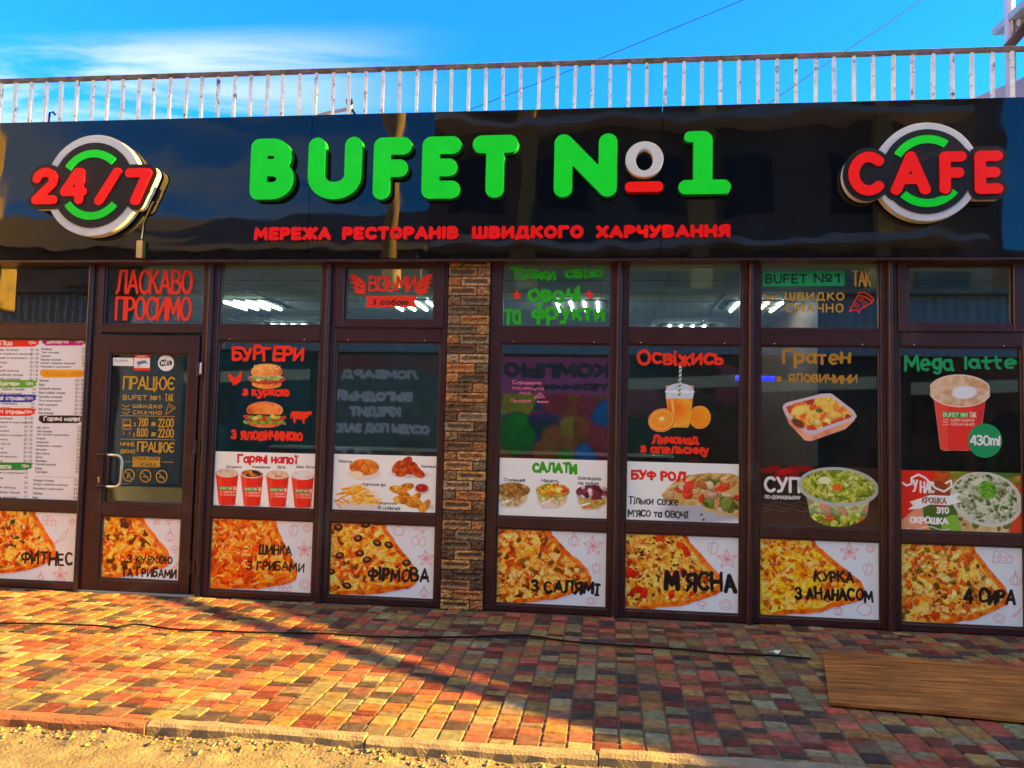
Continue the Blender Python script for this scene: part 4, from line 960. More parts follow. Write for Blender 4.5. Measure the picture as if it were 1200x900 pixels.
def badge(name, label, cx, cy, rpx, letters, arcs, r, depth, out):
    y1 = FY - .02; yF = y1 - depth
    c = at(cx, cy, yF); rr = (at(cx + rpx, cy, yF).x - at(cx - rpx, cy, yF).x) / 2; k = rr / rpx
    t = empty(name, (c.x, FY, c.z), label, 'sign')
    ls = [text(ch, bx, r, Y=yF) for ch, bx in letters]; allst = [s_ for l in ls for s_ in l]
    bx0 = bounds(allst); X, Z = grid((min(bx0[0], c.x - rr), c.z - rr, max(bx0[2], c.x + rr), c.z + rr), .007, .09)
    Sl = sd_strokes(X, Z, allst) - out; Sc = sd_circle(X, Z, c.x, c.z, rr)
    for l in ls: q_ = bounds(l); Sl = np.minimum(Sl, sd_circle(X, Z, (q_[0] + q_[2]) / 2, (q_[1] + q_[3]) / 2, .10))
    q_ = bounds(ls[0]); Sl = np.minimum(Sl, sd_circle(X, Z, q_[2] - .01, (q_[1] + q_[3]) / 2, .075))
    mb = MB(); iso(mb, X, Z, np.minimum(Sc, Sl + .006), yF + .006, y1); raw_mesh('back_box', mb, M['whiteside'], t)
    mb = MB(); iso(mb, X, Z, Sc + .003, yF + .003, yF + .0065); raw_mesh('ring', mb, M['greyface'], t)
    mb = MB(); iso(mb, X, Z, np.minimum(Sc + 9.0 * k, Sl), yF - .006, yF + .006); raw_mesh('black_face', mb, M['signblack'], t)
    for a0, a1, ra, wd in arcs:
        sa = [(np.array(A(c.x, c.z, ra * k, ra * k, a0, a1, 30)), wd * k / 2)]; X2, Z2 = grid(bounds(sa), .006, .02)
        p = np.array(sa[0][0]); ang = np.degrees(np.arctan2(Z2 - c.z, X2 - c.x)) % 360; lo, hi = sorted((a0 % 360, a1 % 360))
        S = np.maximum(np.abs(np.hypot(X2 - c.x, Z2 - c.z) - ra * k) - wd * k / 2, np.maximum(lo - ang, ang - hi) * .008)
        S = np.maximum(S, -(sd_strokes(X2, Z2, allst) - .012)); mb = MB(); iso(mb, X2, Z2, S, yF - .012, yF - .005); raw_mesh('green_arc', mb, M['green'], t)
    for l in ls:
        X2, Z2 = grid(bounds(l), .006, .02); mb = MB(); iso(mb, X2, Z2, sd_strokes(X2, Z2, l), yF - .020, yF - .005); raw_mesh('letter', mb, M['red'], t)
    return t, c, k
bt, bc, bk = badge('hours_sign', 'round sign with red 24/7 and green arcs at the left end of the fascia', 109, 217, 56,
      [('2', (39.5, 197.5, 69.5, 240)), ('4', (72.5, 198, 103, 240)), ('/', (113, 197.5, 142.5, 241)), ('7', (147.5, 198, 178, 241))], [(148, 47, 34.5, 8.5), (216, 322, 34.5, 8.5)], .036, .072, .036)
badge('cafe_sign', 'round sign with red CAFE letters and green arcs at the right end of the fascia', 1086, 201, 62,
      [('C', (993.5, 179, 1035, 230)), ('A', (1043, 178.5, 1089.5, 229)), ('F', (1100, 178.5, 1131.5, 228)), ('E', (1141, 177.5, 1174, 228))], [(150, 56, 40, 10), (225, 322, 40, 10)], .036, .075, .034)
q = MB(); a, b, c_ = at(176, 243, FY - .01), at(166, 280, FY - .01), at(168, 303, FY - .01)
q.tube([at(180, 236, FY - .02), a, at(168, 262, FY - .01), b], .006, 6); q.box(b.x - .02, b.x + .03, FY - .045, FY - .001, c_.z, b.z - .02)
tag(q.build('sign_cable', M['brass']), 'short power cable with a pale connector box under the round-the-clock sign', 'cable')
# ------------------------------------------------------------------ printed posters on the panes
BLK = (24, 22, 26); RED = (226, 30, 22); GRN = (60, 170, 20); WHT = (232, 238, 248)
def d_pep(u, v, s_): return [[(u - .45 * s_, v + .4 * s_), (u - .5 * s_, v - .1 * s_), (u - .25 * s_, v - .7 * s_), (u, v - .6 * s_), (u + .25 * s_, v - .72 * s_), (u + .5 * s_, v), (u + .42 * s_, v + .42 * s_), (u + .1 * s_, v + .5 * s_), (u - .1 * s_, v + .38 * s_), (u - .45 * s_, v + .4 * s_)], [(u, v + .45 * s_), (u + .05 * s_, v + .8 * s_)], [(u - .1 * s_, v + .3 * s_), (u - .18 * s_, v - .5 * s_)]]
def d_onion(u, v, s_): return [A(u, v, q * s_, q * s_ * .85, 0, 360, 20) for q in (.75, .42)]
def d_tom(u, v, s_): return [A(u, v, .7 * s_, .62 * s_, 90, 450, 24), [(u - .35 * s_, v + .85 * s_), (u, v + .55 * s_), (u + .3 * s_, v + .9 * s_)], [(u, v + .55 * s_), (u + .02 * s_, v + 1.0 * s_)]]
def d_gar(u, v, s_): return [[(u, v + .9 * s_), (u - .1 * s_, v + .4 * s_), (u - .6 * s_, v - .1 * s_), (u - .45 * s_, v - .6 * s_), (u, v - .7 * s_), (u + .45 * s_, v - .6 * s_), (u + .6 * s_, v - .1 * s_), (u + .1 * s_, v + .4 * s_), (u, v + .9 * s_)], A(u, v - .15 * s_, .25 * s_, .5 * s_, 70, 290, 10), A(u, v - .15 * s_, .25 * s_, .5 * s_, -110, 110, 10)]
def d_leaf(u, v, s_):
    o = []
    for a in (20, 95, 165, 235, 310):
        c, q = math.cos(R(a)), math.sin(R(a)); o.append([(u, v), (u + c * .45 * s_ - q * .24 * s_, v + q * .45 * s_ + c * .24 * s_), (u + c * .95 * s_, v + q * .95 * s_), (u + c * .45 * s_ + q * .24 * s_, v + q * .45 * s_ - c * .24 * s_), (u, v)]); o.append([(u, v), (u + c * .8 * s_, v + q * .8 * s_)])
    return o
def d_mush(u, v, s_): return [A(u, v, .7 * s_, .6 * s_, 0, 180, 12) + [(u - .7 * s_, v)], [(u - .7 * s_, v), (u + .7 * s_, v)], [(u - .22 * s_, v), (u - .18 * s_, v - .6 * s_), (u + .18 * s_, v - .6 * s_), (u + .22 * s_, v)]]
def d_chili(u, v, s_): return [[(u - .9 * s_, v - .7 * s_), (u - .2 * s_, v - .5 * s_), (u + .3 * s_, v), (u + .6 * s_, v + .7 * s_), (u + .25 * s_, v + .5 * s_), (u - .2 * s_, v - .15 * s_), (u - .9 * s_, v - .7 * s_)], [(u + .55 * s_, v + .7 * s_), (u + .65 * s_, v + 1.0 * s_)]]
def d_cheese(u, v, s_): return [[(u - .9 * s_, v - .5 * s_), (u - .7 * s_, v + .55 * s_), (u + .2 * s_, v + .5 * s_), (u + .9 * s_, v), (u + .8 * s_, v - .55 * s_), (u - .9 * s_, v - .5 * s_)], [(u - .8 * s_, v), (u + .9 * s_, v)], A(u - .3 * s_, v - .25 * s_, .14 * s_, .12 * s_, 0, 360, 10), A(u + .3 * s_, v - .25 * s_, .12 * s_, .1 * s_, 0, 360, 10), A(u - .2 * s_, v + .25 * s_, .13 * s_, .1 * s_, 0, 360, 10)]
def d_olive(u, v, s_): return [A(u - .35 * s_, v - .3 * s_, .3 * s_, .42 * s_, 0, 360, 18), A(u + .35 * s_, v - .35 * s_, .3 * s_, .42 * s_, 0, 360, 18), [(u - .3 * s_, v + .1 * s_), (u + .4 * s_, v + .6 * s_), (u + .8 * s_, v + .9 * s_)], [(u + .3 * s_, v + .05 * s_), (u + .4 * s_, v + .6 * s_)]] + [[(u + .4 * s_, v + .6 * s_), (u + .1 * s_, v + .9 * s_), (u - .5 * s_, v + .75 * s_), (u + .4 * s_, v + .6 * s_)]]
DOOD = dict(p=d_pep, o=d_onion, t=d_tom, g=d_gar, l=d_leaf, m=d_mush, c=d_chili, k=d_cheese, v=d_olive)
BASE = [(160, 52, 12), (216, 92, 20), (240, 146, 40), (248, 186, 76), (250, 206, 110), (234, 124, 34)]
def pizza(pxb, lines, wedge, tops, doods, seed, label, base=BASE, metric_box=None):
    box = metric_box or box_at(*pxb); x0, z0, x1, z1 = box; w, h = x1 - x0, z1 - z0
    p = Pic(box, .003, (214, 222, 240)); p.seed = seed
    U = lambda u, v: (x0 + u * w, z1 - v * h)
    ut, (tu, tv), ub, vb = wedge
    wx = .010 * (fbm(p.X, p.Z, 14, seed + 1) - .5) * 2
    X_, Z_ = p.X, p.Z; p.X, p.Z = X_ + wx, Z_ + .01 * (fbm(X_, Z_, 15, seed + 2) - .5) * 2
    outer = [U(-.1, -.1), U(ut, -.1), U(ut + .04, .08), U(ut + (tu - ut) * .55, tv * .52), U(tu - .03, tv - .12), U(tu, tv), U(tu - .005, tv + .09), U(tu - .07, tv + .15), U((tu + ub) / 2, (tv + .15 + vb) / 2 + .03), U(ub, vb), U(ub - .12, 1.1), U(-.1, 1.1)]
    S = sd_poly(p.X, p.Z, outer)
    # soft contact shadow is part of the printed product photo
    p.put(np.clip(.5 - (sd_poly(p.X + .0, p.Z + .012, outer)) / .02, 0, 1) * .5, (150, 150, 168))
    mk = p.m(S); p.put(mk, (206, 104, 34)); p.ramp(mk, 30, seed + 5, [(150, 62, 16), (222, 110, 32), (236, 150, 66)])
    inner = S + .034 + .014 * (fbm(p.X, p.Z, 22, seed + 9) - .5)
    dn = np.clip((z1 - p.Z) / h - .0, 0, 1)
    p.X, p.Z = X_, Z_
    mi = p.m(inner, 4); X_, Z_ = p.X, p.Z; q1, q2 = fbm(X_, Z_, 16, seed + 31, 3) - .5, fbm(X_, Z_, 16, seed + 41, 3) - .5
    p.X, p.Z = X_ + .07 * q1, Z_ + .07 * q2; p.ramp(mi, 21, seed, base, 5); p.shade(mi, 42, seed + 13, .68, 1.3)
    n_ = fbm(p.X * 1.0, p.Z * 1.6, 30, seed + 51, 3); p.put(np.clip((n_ - .60) / .06, 0, 1) * mi * .75, (252, 222, 140)); n_ = fbm(p.X, p.Z, 26, seed + 61, 3); p.put(np.clip((n_ - .63) / .05, 0, 1) * mi * .8, (176, 48, 14)); p.X, p.Z = X_, Z_
    for n, size, cols, asp in tops: p.blobs(p.m(inner + .010), int(n * 1.35), size * .85, cols, seed + n, asp, rough=.6)
    p.shade(mi, 160, seed + 3, .9, 1.2)
    if seed == 14:   # black olive rings
        rnd = random.Random(2)
        for u, v in ((.08, .08), (.27, .22), (.45, .27), (.56, .29), (.1, .46), (.36, .5), (.73, .52), (.18, .86), (.34, .03), (.02, .68), (.29, .42)):
            cx, cz = U(u, v); a_ = rnd.uniform(-.4, .4); p.ell(cx, cz, .036, .026, (28, 22, 24), a_); p.ell(cx, cz + .003, .015, .010, (176, 110, 40), a_); p.ell(cx - .012, cz + .012, .008, .004, (110, 100, 104), a_)
    for key, u, v, s_ in doods:
        p.line(DOOD[key](*U(u, v), s_ * h * .5))
    p.vivid(1.06, 1.08)
    for i, (s_, bx) in enumerate(lines): p.txt(text(s_, bx, .00056 * (bx[3] - bx[1]), jit=1.0, seed=seed + i, gap=.26, wob=.3), BLK)
    o = p.build('pizza_poster', M['print'], y=-.012 if seed == 12 else -.004); tag(o, label, 'poster', 'pizza posters along the foot of the windows'); return o
RD = [(206, 40, 20), (226, 66, 30)]; HB = [(84, 100, 30), (60, 78, 26)]
XB = lambda k: (BAYS[k][0], ZP0, BAYS[k][1], ZP1)
pizza(None, [('ФИТНЕС', (24.5, 645, 86, 663))], (.50 + .03, (.79, .58), .15, .93), [(60, .016, HB, 2.2), (34, .022, RD, 2.4), (26, .018, [(240, 226, 170), (232, 200, 120)], 1.6)], [('k', .70, .14, .24), ('c', .84, .36, .26), ('o', .93, .14, .12), ('g', .64, .93, .16), ('l', .84, .9, .26)], 11, 'pizza poster with tomato and herb slice reading ФИТНЕС below the price list', metric_box=XB(1))
pizza(None, [('З КУРКОЮ', (149.5, 650, 203.5, 661)), ('ТА ГРИБАМИ', (143.5, 664, 208.5, 677))], (.50, (.87, .64), .1, 1.0), [(22, .028, [(116, 62, 30), (90, 44, 24), (150, 88, 44)], 1.8), (30, .02, [(250, 210, 90), (244, 190, 70)], 1.8)], [('o', .68, .08, .13), ('m', .84, .08, .14), ('g', .86, .28, .26), ('m', .92, .5, .17), ('c', .95, .75, .12)], 12, 'pizza poster on the lower door panel reading З КУРКОЮ ТА ГРИБАМИ', metric_box=(-3.988, .104, -3.324, .596))
pizza(None, [('ШИНКА', (303.5, 638, 343, 651)), ('З ГРИБАМИ', (289, 656.5, 357.5, 670))], (.60, (.85, .72), .05, .99), [(90, .012, [(220, 84, 28), (236, 116, 40), (196, 60, 20)], 3.4), (30, .014, [(250, 206, 104)], 2.6)], [('p', .80, .14, .24), ('o', .93, .11, .15), ('l', .91, .40, .22), ('k', .74, .92, .2), ('o', .93, .87, .2), ('m', .60, .94, .12)], 13, 'pizza poster with orange shredded topping reading ШИНКА З ГРИБАМИ below the hot drinks', base=[(170, 54, 14), (222, 92, 26), (238, 136, 40), (246, 176, 74), (232, 110, 30)], metric_box=XB(3))
pizza(None, [('ФІРМОВА', (430.5, 663, 504, 683))], (.50, (.84, .70), .12, .99), [(30, .02, [(214, 80, 34), (226, 110, 50)], 2.0), (26, .022, [(250, 220, 120), (246, 206, 90)], 1.6), (24, .014, [(120, 70, 30)], 2)], [('t', .65, .10, .2), ('v', .84, .18, .3), ('l', .91, .45, .24), ('g', .90, .89, .2)], 14, 'pizza poster with black olive rings reading ФІРМОВА left of the brick pillar', metric_box=XB(4))
pizza(None, [('З САЛЯМ|', (621.5, 679, 704, 697))], (.46, (.86, .62), .22, .99), [(46, .017, [(176, 58, 30), (150, 46, 26), (200, 84, 44)], 3.2), (46, .012, HB + [(112, 120, 40)], 2.2), (24, .018, [(244, 214, 130), (250, 226, 150)], 2.2)], [('g', .70, .12, .24), ('l', .87, .20, .28), ('p', .90, .48, .2), ('o', .86, .91, .15)], 15, 'pizza poster with red brown sausage strips reading З САЛЯМІ right of the brick pillar', base=[(140, 50, 16), (200, 100, 28), (232, 166, 66), (240, 204, 108), (214, 120, 40)], metric_box=XB(5))
pizza(None, [("М'ЯСНА", (778, 668, 864, 695))], (.52, (.86, .62), .18, .99), [(110, .009, [(96, 60, 30), (120, 74, 34), (70, 46, 28)], 1.6), (16, .03, [(220, 50, 26), (236, 84, 44)], 1.7), (16, .018, RD, 2.8)], [('p', .77, .16, .24), ('l', .89, .30, .28), ('m', .68, .9, .16), ('o', .88, .88, .2)], 16, "pizza poster with minced meat and tomato chunks reading М'ЯСНА below the wraps", base=[(150, 80, 24), (206, 130, 40), (226, 176, 72), (236, 204, 104), (190, 120, 40)], metric_box=XB(6))
pizza(None, [('КУРКА', (953, 668.5, 1001, 683)), ('З АНАНАСОМ', (931, 687, 1024, 705))], (.44, (.87, .62), .14, 1.0), [(80, .011, [(206, 96, 28), (186, 76, 24), (226, 120, 40)], 1.8), (14, .034, [(250, 214, 70), (246, 200, 50)], 1.5)], [('l', .75, .15, .26), ('o', .92, .10, .14), ('p', .90, .35, .22), ('g', .66, .88, .18), ('t', .87, .86, .24)], 17, 'pizza poster with yellow fruit chunks reading КУРКА З АНАНАСОМ below the soup', base=[(170, 90, 20), (226, 140, 32), (244, 186, 60), (250, 214, 96), (236, 160, 44)], metric_box=XB(7))
pizza(None, [('4 СИРА', (1128.5, 688, 1190.5, 709))], (.58, (.88, .62), .36, .99), [(60, .015, [(120, 104, 36), (96, 86, 30), (140, 116, 48)], 1.4), (14, .024, [(230, 96, 40), (236, 120, 50)], 1.8), (22, .02, [(246, 228, 150)], 2.2)], [('k', .83, .14, .26), ('g', .93, .40, .22), ('o', .80, .89, .18), ('c', .94, .82, .12)], 18, 'pizza poster with green olive bits reading 4 СИРА at the right end', base=[(140, 60, 20), (206, 112, 36), (230, 176, 76), (238, 208, 116), (200, 110, 40)], metric_box=XB(8))

def poster(pxb, label, d=.0028, bg=WHT, name='food_poster', metric=None): return Pic(metric or box_at(*pxb), d, bg)
def px2(x, y): q = at(x, y, 0); return q.x, q.z
KPX = px2(601, 500)[0] - px2(600, 500)[0]
def E_(p, x, y, rx, ry, col, ang=0.0, soft=1.0): cx, cz = px2(x, y); p.ell(cx, cz, rx * KPX, ry * KPX, col, ang, soft)
def PL(p, pts, col, soft=1.0): p.poly([px2(*q) for q in pts], col, soft)
def me(p, x, y, rx, ry, ang=0.0, soft=1.0): cx, cz = px2(x, y); return p.m(sd_ell(p.X, p.Z, cx, cz, rx * KPX, ry * KPX, ang), soft)
def mp_(p, pts): return p.m(sd_poly(p.X, p.Z, [px2(*q) for q in pts]))
def reg(x, y, rx, ry): a = px2(x - rx, y + ry); b = px2(x + rx, y - ry); return (a[0], a[1], b[0], b[1])
def heap(p, x, y, rx, ry, cols, n, size, seed, asp=2.0, basec=None, ang=0.0):
    mk = me(p, x, y, rx, ry, ang); p.put(mk, basec or cols[0]); p.shade(mk, 60, seed, .7, 1.2); p.blobs(mk, n, size, cols, seed, asp, reg(x, y, rx, ry))
def cup(p, x, y, w, h, top, rim=(226, 214, 200), body=(226, 44, 28), ey=.36):
    ry = w * ey / 2 * 1.0
    PL(p, [(x - w / 2, y), (x + w / 2, y), (x + w * .36, y + h - 2), (x + w * .30, y + h), (x - w * .30, y + h), (x - w * .36, y + h - 2)], body)
    mk = mp_(p, [(x - w / 2, y), (x - w * .22, y), (x - w * .22, y + h), (x - w * .36, y + h)]); p.put(mk * .25, (250, 110, 80))
    mk = mp_(p, [(x + w / 2, y), (x + w * .28, y), (x + w * .2, y + h), (x + w * .36, y + h)]); p.put(mk * .3, (150, 14, 12))
    E_(p, x, y, w / 2 + .8, ry + .6, rim); E_(p, x, y, w / 2 - .6, ry - .6, top[0])
    if len(top) > 1: mk = me(p, x, y, w / 2 - .8, ry - .8); p.ramp(mk, 40 if w < 40 else 9, int(x), top, 4)
def logo(p, x0, y0, x1, y1, r=.0016):
    ym = y0 + (y1 - y0) * .40
    PL(p, [(x0, y0), (x0 + (x1 - x0) * .76, y0), (x0 + (x1 - x0) * .76, ym), (x0, ym)], (40, 150, 50))
    p.txt(text('BUFET №1', (x0 + 1, y0 + .8, x0 + (x1 - x0) * .74, ym - .8), r), (226, 226, 200)); p.txt(text('ТАК', (x0 + (x1 - x0) * .8, y0, x1, ym), r), (240, 226, 214))
    p.txt(text('ШВИДКО', (x0 + (x1 - x0) * .25, ym + (y1 - ym) * .15, x0 + (x1 - x0) * .95, ym + (y1 - ym) * .52), r), (244, 190, 170)); p.txt(text('СМАЧНО', (x0 + (x1 - x0) * .25, ym + (y1 - ym) * .64, x0 + (x1 - x0) * .95, y1), r), (244, 190, 170))
    p.txt([stroke([px2(x0 + 1, ym + (y1 - ym) * q), px2(x0 + (x1 - x0) * .18, ym + (y1 - ym) * q)], r) for q in (.25, .55, .85)], (244, 190, 170))
ZB = lambda k, ytop: (BAYS[k][0], ZW0, BAYS[k][1], at(600, ytop, 0).z)
zt3 = px2(311, 530.3)[1]
# hot drinks
p = poster(None, '', metric=(BAYS[3][0], ZW0, BAYS[3][1], zt3))
p.txt(text('Гарячі напої', (278, 532.5, 350, 546), .0085, jit=.6, seed=3, wob=.2), (204, 20, 40))
for i, (s_, a, b) in enumerate((('Еспресо', 265.5, 283.5), ('Американо', 295.5, 317), ('Латте', 325, 335), ('Крем Латте', 347.5, 369))): p.txt(text(s_, (a, 545.5, b, 549.5), .0022, jit=.5, seed=i + 1), BLK)
for i, (x, y, top) in enumerate(((266.3, 554, [(176, 158, 140), (206, 190, 170), (226, 214, 196)]), (295.5, 555, [(40, 22, 14), (60, 32, 18), (200, 120, 50), (214, 140, 70)]), (325.5, 556, [(196, 140, 96), (226, 200, 170), (238, 226, 210)]), (355, 557, [(206, 214, 228), (226, 230, 240), (190, 200, 214)]))):
    p.put(me(p, x + 2, y + 37, 11, 4, 0, 6) * .5, (150, 152, 166)); cup(p, x, y, 27, 38, top); logo(p, x - 9, y + 16, x + 11, y + 27)
tag(p.build('drinks_poster', M['print']), 'white poster of four red paper cups headed Гарячі напої', 'poster')
# snacks
p = poster(None, '', metric=(BAYS[4][0], ZW0, BAYS[4][1], px2(453, 533.4)[1]))
E_(p, 427, 554, 20, 9, (222, 214, 206), 0, 4); heap(p, 427, 547.5, 18, 9.5, [(236, 140, 40), (222, 110, 30), (246, 170, 70)], 16, .045, 5, 1.6); E_(p, 418, 556, 8, 4, (240, 220, 190))
E_(p, 481, 556, 22, 4, (196, 190, 190), 0, 6)
for x, y, a in ((466, 547, .9), (472, 553, .4), (481, 545, -.2), (490, 554, -.5), (484, 551, .2), (476, 542, .8)): heap(p, x, y, 9, 5, [(206, 74, 22), (184, 54, 16), (226, 110, 40)], 8, .02, int(x), 1.5, ang=a)
PL(p, [(393, 578), (442, 574), (446, 586), (437, 597.5), (402, 597.5)], (232, 226, 220)); E_(p, 420, 593, 26, 7, (214, 206, 200), 0, 5)
rnd = random.Random(8)
for k in range(64):
    x = rnd.gauss(419, 11); x = min(max(x, 397), 441); y, a = rnd.uniform(568, 588) + abs(x - 418) * .22, rnd.uniform(-1.0, 1.2); L_ = rnd.uniform(5, 10)
    c = rnd.choice([(232, 166, 40), (244, 190, 70), (220, 140, 30), (250, 206, 96)]); PL(p, [(x - L_ * math.cos(a), y - L_ * math.sin(a) * .6 - 1), (x + L_ * math.cos(a), y + L_ * math.sin(a) * .6 - 1), (x + L_ * math.cos(a), y + L_ * math.sin(a) * .6 + 1), (x - L_ * math.cos(a), y - L_ * math.sin(a) * .6 + 1)], c)
E_(p, 494.5, 573, 9, 6.5, (206, 190, 186)); E_(p, 494.5, 572, 7.6, 4.8, (170, 24, 20)); E_(p, 493, 571, 3, 1.5, (206, 60, 44))
for x, y, a in ((466, 574, .2), (474, 580, .5), (476, 571, -.3), (486, 585, -.8), (492, 592, .9), (482, 590, .3), (498, 594, -1.0), (470, 586, .1)): heap(p, x, y, 10, 4.6, [(232, 156, 44), (214, 124, 30), (244, 180, 76)], 6, .02, int(y), 2.0, ang=-a)
for i, (s_, bx) in enumerate((('Нагетси', (397, 538.5, 412.5, 542.5)), ('Крильця', (494, 545, 511, 549)), ('Картопля фрі', (425.5, 566, 452, 570.5)), ('Картопля', (446, 588, 465, 592)), ('по селянськи', (442.5, 593.5, 469, 598)))): p.txt(text(s_, bx, .0023, jit=.6, seed=i + 2), BLK)
p.line(d_leaf(*px2(505, 594), .03), (170, 180, 176), .0016)
tag(p.build('snacks_poster', M['print']), 'white poster of nuggets, wings, fries and potato wedges', 'poster')
# salads
p = poster(None, '', metric=(BAYS[5][0], ZW0, BAYS[5][1], px2(648, 538)[1]))
p.txt(text('САЛАТИ', (623.5, 541, 676.5, 555.5), .0105, jit=1, seed=4, wob=.25), (56, 164, 24))
for i, (s_, bx) in enumerate((('Столичний', (590.5, 560, 615.5, 565)), ('Ніжність', (634.5, 561, 655, 566)), ('Оселедець', (677, 558.5, 705, 563)), ('під шубою', (677, 564, 702, 569)))): p.txt(text(s_, bx, .0026, jit=.7, seed=i + 5), BLK)
def tub(x, y, cols, top, seed, hue=(210, 206, 196), low=(226, 206, 160)):
    PL(p, [(x - 20, y - 4), (x + 19, y - 6), (x + 16, y + 10), (x + 6, y + 17), (x - 12, y + 17), (x - 18, y + 9)], hue); mk = mp_(p, [(x - 18, y - 2), (x + 17, y - 4), (x + 14, y + 9), (x + 5, y + 15), (x - 11, y + 15), (x - 16, y + 8)])
    p.put(mk, low); p.blobs(mk, 24, .022, cols, seed, 1.5, reg(x, y + 7, 18, 10)); heap(p, x, y - 4, 19.5, 8.5, top, 40, .018, seed + 1, 1.7); E_(p, x - 9, y + 10, 6, 1.2, (240, 238, 232), .3)
tub(601.5, 578, [(214, 196, 150), (190, 160, 100), (226, 214, 180)], [(176, 124, 60), (140, 96, 44), (206, 164, 96)], 3)
tub(648, 579, [(206, 206, 140), (236, 190, 110), (220, 224, 190)], [(240, 190, 50), (200, 190, 60), (236, 110, 40), (160, 170, 60), (244, 214, 110)], 5); E_(p, 644, 592, 7, 3.5, (226, 206, 200)); E_(p, 662, 575, 5, 2.5, (226, 60, 40), .3)
tub(695, 581, [(206, 160, 70), (226, 120, 50), (176, 190, 90)], [(120, 30, 60), (150, 60, 90), (90, 20, 44), (214, 190, 200)], 7, low=(190, 170, 80))
tag(p.build('salads_poster', M['print']), 'white poster of three salad tubs headed САЛАТИ', 'poster')
# wraps
p = poster(None, '', metric=(BAYS[6][0], ZW0, BAYS[6][1], px2(800, 542.3)[1]))
E_(p, 835, 596, 56, 16, (176, 180, 190), .12, 12)
PL(p, [(775, 580), (788, 566), (806, 557), (830, 554), (856, 555), (872, 560), (872, 592), (800, 592), (780, 588)], (214, 180, 96)); mk = mp_(p, [(775, 580), (788, 566), (806, 557), (830, 554), (856, 555), (872, 560), (872, 592), (800, 592), (780, 588)]); p.ramp(mk, 24, 6, [(176, 130, 60), (206, 176, 100), (226, 204, 140)])
mk = me(p, 822, 572, 40, 11, .22); p.put(mk, (206, 160, 90)); p.blobs(mk, 50, .03, [(214, 176, 120), (226, 60, 40), (90, 120, 40), (236, 206, 170), (196, 120, 60), (240, 90, 60)], 3, 1.5, reg(822, 572, 42, 18))
PL(p, [(818, 588), (832, 578), (870, 574), (872, 606), (850, 604), (826, 598)], (206, 176, 106)); mk = me(p, 850, 589, 30, 11, -.12); p.put(mk, (200, 150, 90)); p.blobs(mk, 40, .03, [(226, 60, 44), (80, 110, 40), (230, 196, 170), (206, 150, 110), (120, 140, 60)], 9, 1.5, reg(850, 589, 32, 14))
for k in range(5): PL(p, [(806 + k * 13, 557), (810 + k * 13, 556.5), (800 + k * 13, 563), (797 + k * 13, 563)], (160, 110, 50), 3)
p.txt(text('БУФ РОЛ', (739, 550.5, 804, 564.5), .0105, jit=.8, seed=6, wob=.25), (226, 40, 18))
p.txt(text('Тільки свіже', (736, 582, 795.5, 592), .0048, jit=.7, seed=7, wob=.2), BLK); p.txt(text("М'ЯСО та ОВОЧ|", (735.5, 597.5, 807, 607), .0052, jit=.7, seed=8, wob=.2), BLK)
for x, y in ((822, 603), (824.5, 609), (850, 613.5)): E_(p, x, y, 1.6, 1.1, (50, 50, 44))
tag(p.build('wraps_poster', M['print']), 'white poster of two cut wraps reading БУФ РОЛ', 'poster')
# soup: dark strip
p = poster(None, '', metric=(BAYS[7][0], ZW0, BAYS[7][1], px2(960, 546.5)[1]), bg=(40, 26, 26))
p.ramp(np.ones(p.X.shape), 7, 5, [(20, 16, 18), (44, 30, 28), (66, 44, 38)]); yz = px2(900, 593)[1]; p.put(np.clip((yz - p.Z) / .03, 0, 1) * .8, (70, 46, 38))
for x, y, rx, a in ((900, 551, 9, .1), (912, 556, 8, .5), (922, 552, 11, .2), (935, 548.5, 10, -.1), (908, 548, 6, -.3), (943, 549, 9, 0), (918, 562, 6, 1.0), (930, 557, 8, .7)): E_(p, x, y, rx, 3.4, random.Random(int(x)).choice([(176, 16, 26), (206, 30, 40), (130, 10, 20)]), a)
p.txt(text('СУП', (895, 558.5, 938, 577.5), .0105, gap=.24), (226, 226, 226)); p.txt(text('ПО-ДОМАШНЬОМУ', (896, 580.5, 938, 585.5), .0028), (216, 216, 216))
for k in range(3): p.line([[px2(893 + t * 2.4, 590 + k * 4 + 1.5 * math.sin(t * .6 + k)) for t in range(26)]], (120, 104, 100), .0014)
tb = [(944, 578), (1020, 578), (1017.5, 592)] + [(982.5 + 34 * math.cos(R(a)), 600 + 17 * math.sin(R(a))) for a in range(0, 181, 15)] + [(947, 592)]; PL(p, tb, (150, 170, 40)); mk = mp_(p, tb)
p.ramp(mk, 16, 8, [(110, 140, 30), (170, 190, 50), (200, 206, 80), (130, 150, 34)]); p.blobs(mk, 60, .022, [(206, 90, 30), (90, 120, 30), (200, 210, 90), (150, 180, 50), (120, 150, 40)], 4, 2.2, reg(982, 600, 34, 16)); p.put(mk * np.clip((p.Z - px2(982, 606)[1]) / .04, 0, 1) * .25, (226, 236, 200))
E_(p, 982, 570.5, 43, 21.5, (176, 184, 180), -.05); E_(p, 982, 570, 39, 18, (126, 150, 30), -.05); mk = me(p, 982, 570, 39, 18, -.05); p.ramp(mk, 24, 12, [(90, 120, 24), (150, 176, 40), (206, 210, 90), (120, 150, 30)])
p.blobs(mk, 80, .010, [(206, 212, 100), (120, 150, 40), (190, 204, 80), (220, 224, 130), (150, 170, 40)], 15, 5.0, reg(982, 570, 40, 18)); E_(p, 981, 571, 5, 4, (232, 100, 30)); E_(p, 966, 563, 7, 4, (226, 232, 190))
tag(p.build('soup_poster', M['print']), 'dark poster of a round tub of green soup reading СУП', 'poster')
